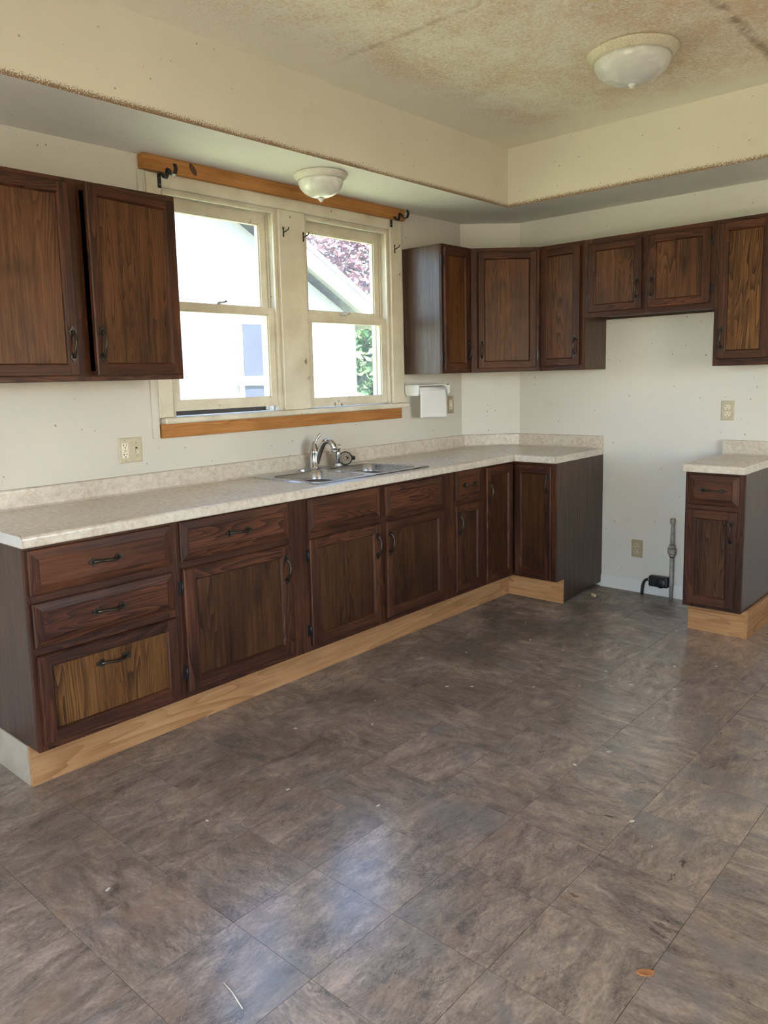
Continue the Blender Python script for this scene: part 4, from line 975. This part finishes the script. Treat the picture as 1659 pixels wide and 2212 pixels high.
# ------------------------------------------------------------------ outside: neighbouring house, trees, lawn
GZ = -0.55
b = MB(); b.box(-30, 40, 0.16, 45, GZ-0.2, GZ); b.box(-40, -12.2, -25, 0.16, GZ-0.2, GZ)
struct(b.build('ground', M['grass']), 'sunlit lawn between the houses')
b = MB(); b.box(-12.2, XR-T-0.002, -12, 0.158, GZ-0.2, GZ+0.01)  # unseen slab added to bounce warm sunlight up to the ceiling
struct(b.build('reflector', simple('tan_bounce_concrete', (0.60, 0.50, 0.37), 0.9, spec=0.1, var=0.08, scale=2)), 'tan concrete patio added unseen outside the left wall')
NY = 5.0; SL = -0.54; zr = lambda x: 3.235+SL*(x-2.690)
t = thing('neighbour_house', 'white gabled house seen through the windows', 'house', (0, NY, GZ))
AX = -1.2
b = MB(); b.prism([(2*AX-4.0, GZ-GZ), (4.0, 0), (4.0, zr(4.0)-0.26-GZ), (AX, zr(AX)-0.26-GZ), (2*AX-4.0, zr(4.0)-0.26-GZ)], 0, 7.0, 'Y')
b.build('gable_wall', M['ext_wall'], t)
def slope(x0, x1, o0, o1, y0, y1, mat, nm, dz=0.0):
    for sgn in (1, -1):
        f_ = lambda x: x if sgn > 0 else 2*AX-x
        b = MB(); b.prism([(f_(x0), zr(x0)-GZ+o0), (f_(x1), zr(x1)-GZ+o0), (f_(x1), zr(x1)-GZ+o1), (f_(x0), zr(x0)-GZ+o1)], y0, y1, 'Y'); b.build(nm, M[mat], t)
slope(AX, 4.55, -0.05, 0.03, -0.36, 7.4, 'ext_roof', 'roof')
slope(AX, 4.50, -0.26, -0.055, -0.34, -0.30, 'ext_white', 'rake_board')
slope(AX, 4.50, -0.115, -0.055, -0.30, -0.002, 'ext_grey', 'rake_soffit')
b = MB(); b.box(1.74, 2.22, -0.05, 0.02, 1.50, 2.80); b.build('window_surround', M['ext_white'], t)
for za, zb in ((2.02, 2.70), (1.30, 1.94)):
    b = MB(); b.box(1.79, 2.17, -0.06, -0.045, za if za > 1.5 else 1.55, zb); b.build('window_pane', M['ext_glass'], t)
b = MB(); b.box(1.70, 2.26, -0.09, 0.0, 1.90, 1.98); b.build('window_rail', M['ext_white'], t)
t = thing('chimney', 'tall grey stucco chimney against the neighbouring house', 'chimney', (0, NY, GZ))
b = MB(); h0, h1 = 0.0, 5.6
b.add([(-0.7, -0.87, h0), (0.995, -0.87, h0), (0.995, -0.375, h0), (-0.7, -0.375, h0), (-0.2, -0.87, h1), (0.49, -0.87, h1), (0.49, -0.375, h1), (-0.2, -0.375, h1)], [(0, 3, 2, 1), (4, 5, 6, 7), (0, 1, 5, 4), (1, 2, 6, 5), (2, 3, 7, 6), (3, 0, 4, 7)])
b.build('stack', M['ext_chimney'], t)
b = MB(); b.box(-0.25, 0.54, -0.92, -0.37, h1, h1+0.12); b.build('cap', M['ext_chimney'], t)
def tree(name, label, loc, h_, r_, n_, mat, cat='tree', trunk=True):
    t = thing(name, label, cat, loc, 0, 'trees and shrubs outside')
    rnd = random.Random(hash(label) & 0xffff if False else len(label)*31+int(h_*10))
    b = MB()
    for k in range(n_):
        while True:
            p_ = Vector((rnd.uniform(-1, 1), rnd.uniform(-1, 1), rnd.uniform(-1, 1)))
            if 0.25 < p_.length < 1: break
        c = Vector((p_.x*r_, p_.y*r_, h_*0.58+p_.z*h_*0.42)); s_ = rnd.uniform(0.07, 0.15)
        a1 = Vector((rnd.gauss(0, 1), rnd.gauss(0, 1), rnd.gauss(0, 1))).normalized(); a2 = a1.orthogonal().normalized()
        b.add([c-a1*s_, c+a2*s_*0.5, c+a1*s_, c-a2*s_*0.5], [(0, 1, 2, 3)])
    me = bpy.data.meshes.new('foliage'); me.from_pydata(b.v, [], b.f); me.materials.append(M[mat]); o = shared('foliage', me, t); o['kind'] = 'stuff'
    if trunk:
        b = MB(); b.tube([(0, 0, 0), (0.05, 0.02, h_*0.35), (0, 0, h_*0.7)], [0.16, 0.12, 0.05], 10); b.build('trunk', M['bark'], t)
tree('red_leaf_tree', 'red-leaved tree behind the white house', (10.2, 10.0, GZ), 7.5, 2.6, 14000, 'leaf_red')
tree('green_leaf_tree', 'green tree behind the white house roof', (6.6, 14.4, GZ), 8.5, 2.6, 12000, 'leaf_green')
tree('shrub', 'green shrub beside the white house corner', (6.7, 7.2, GZ), 3.4, 1.2, 5500, 'leaf_green', 'shrub', False)
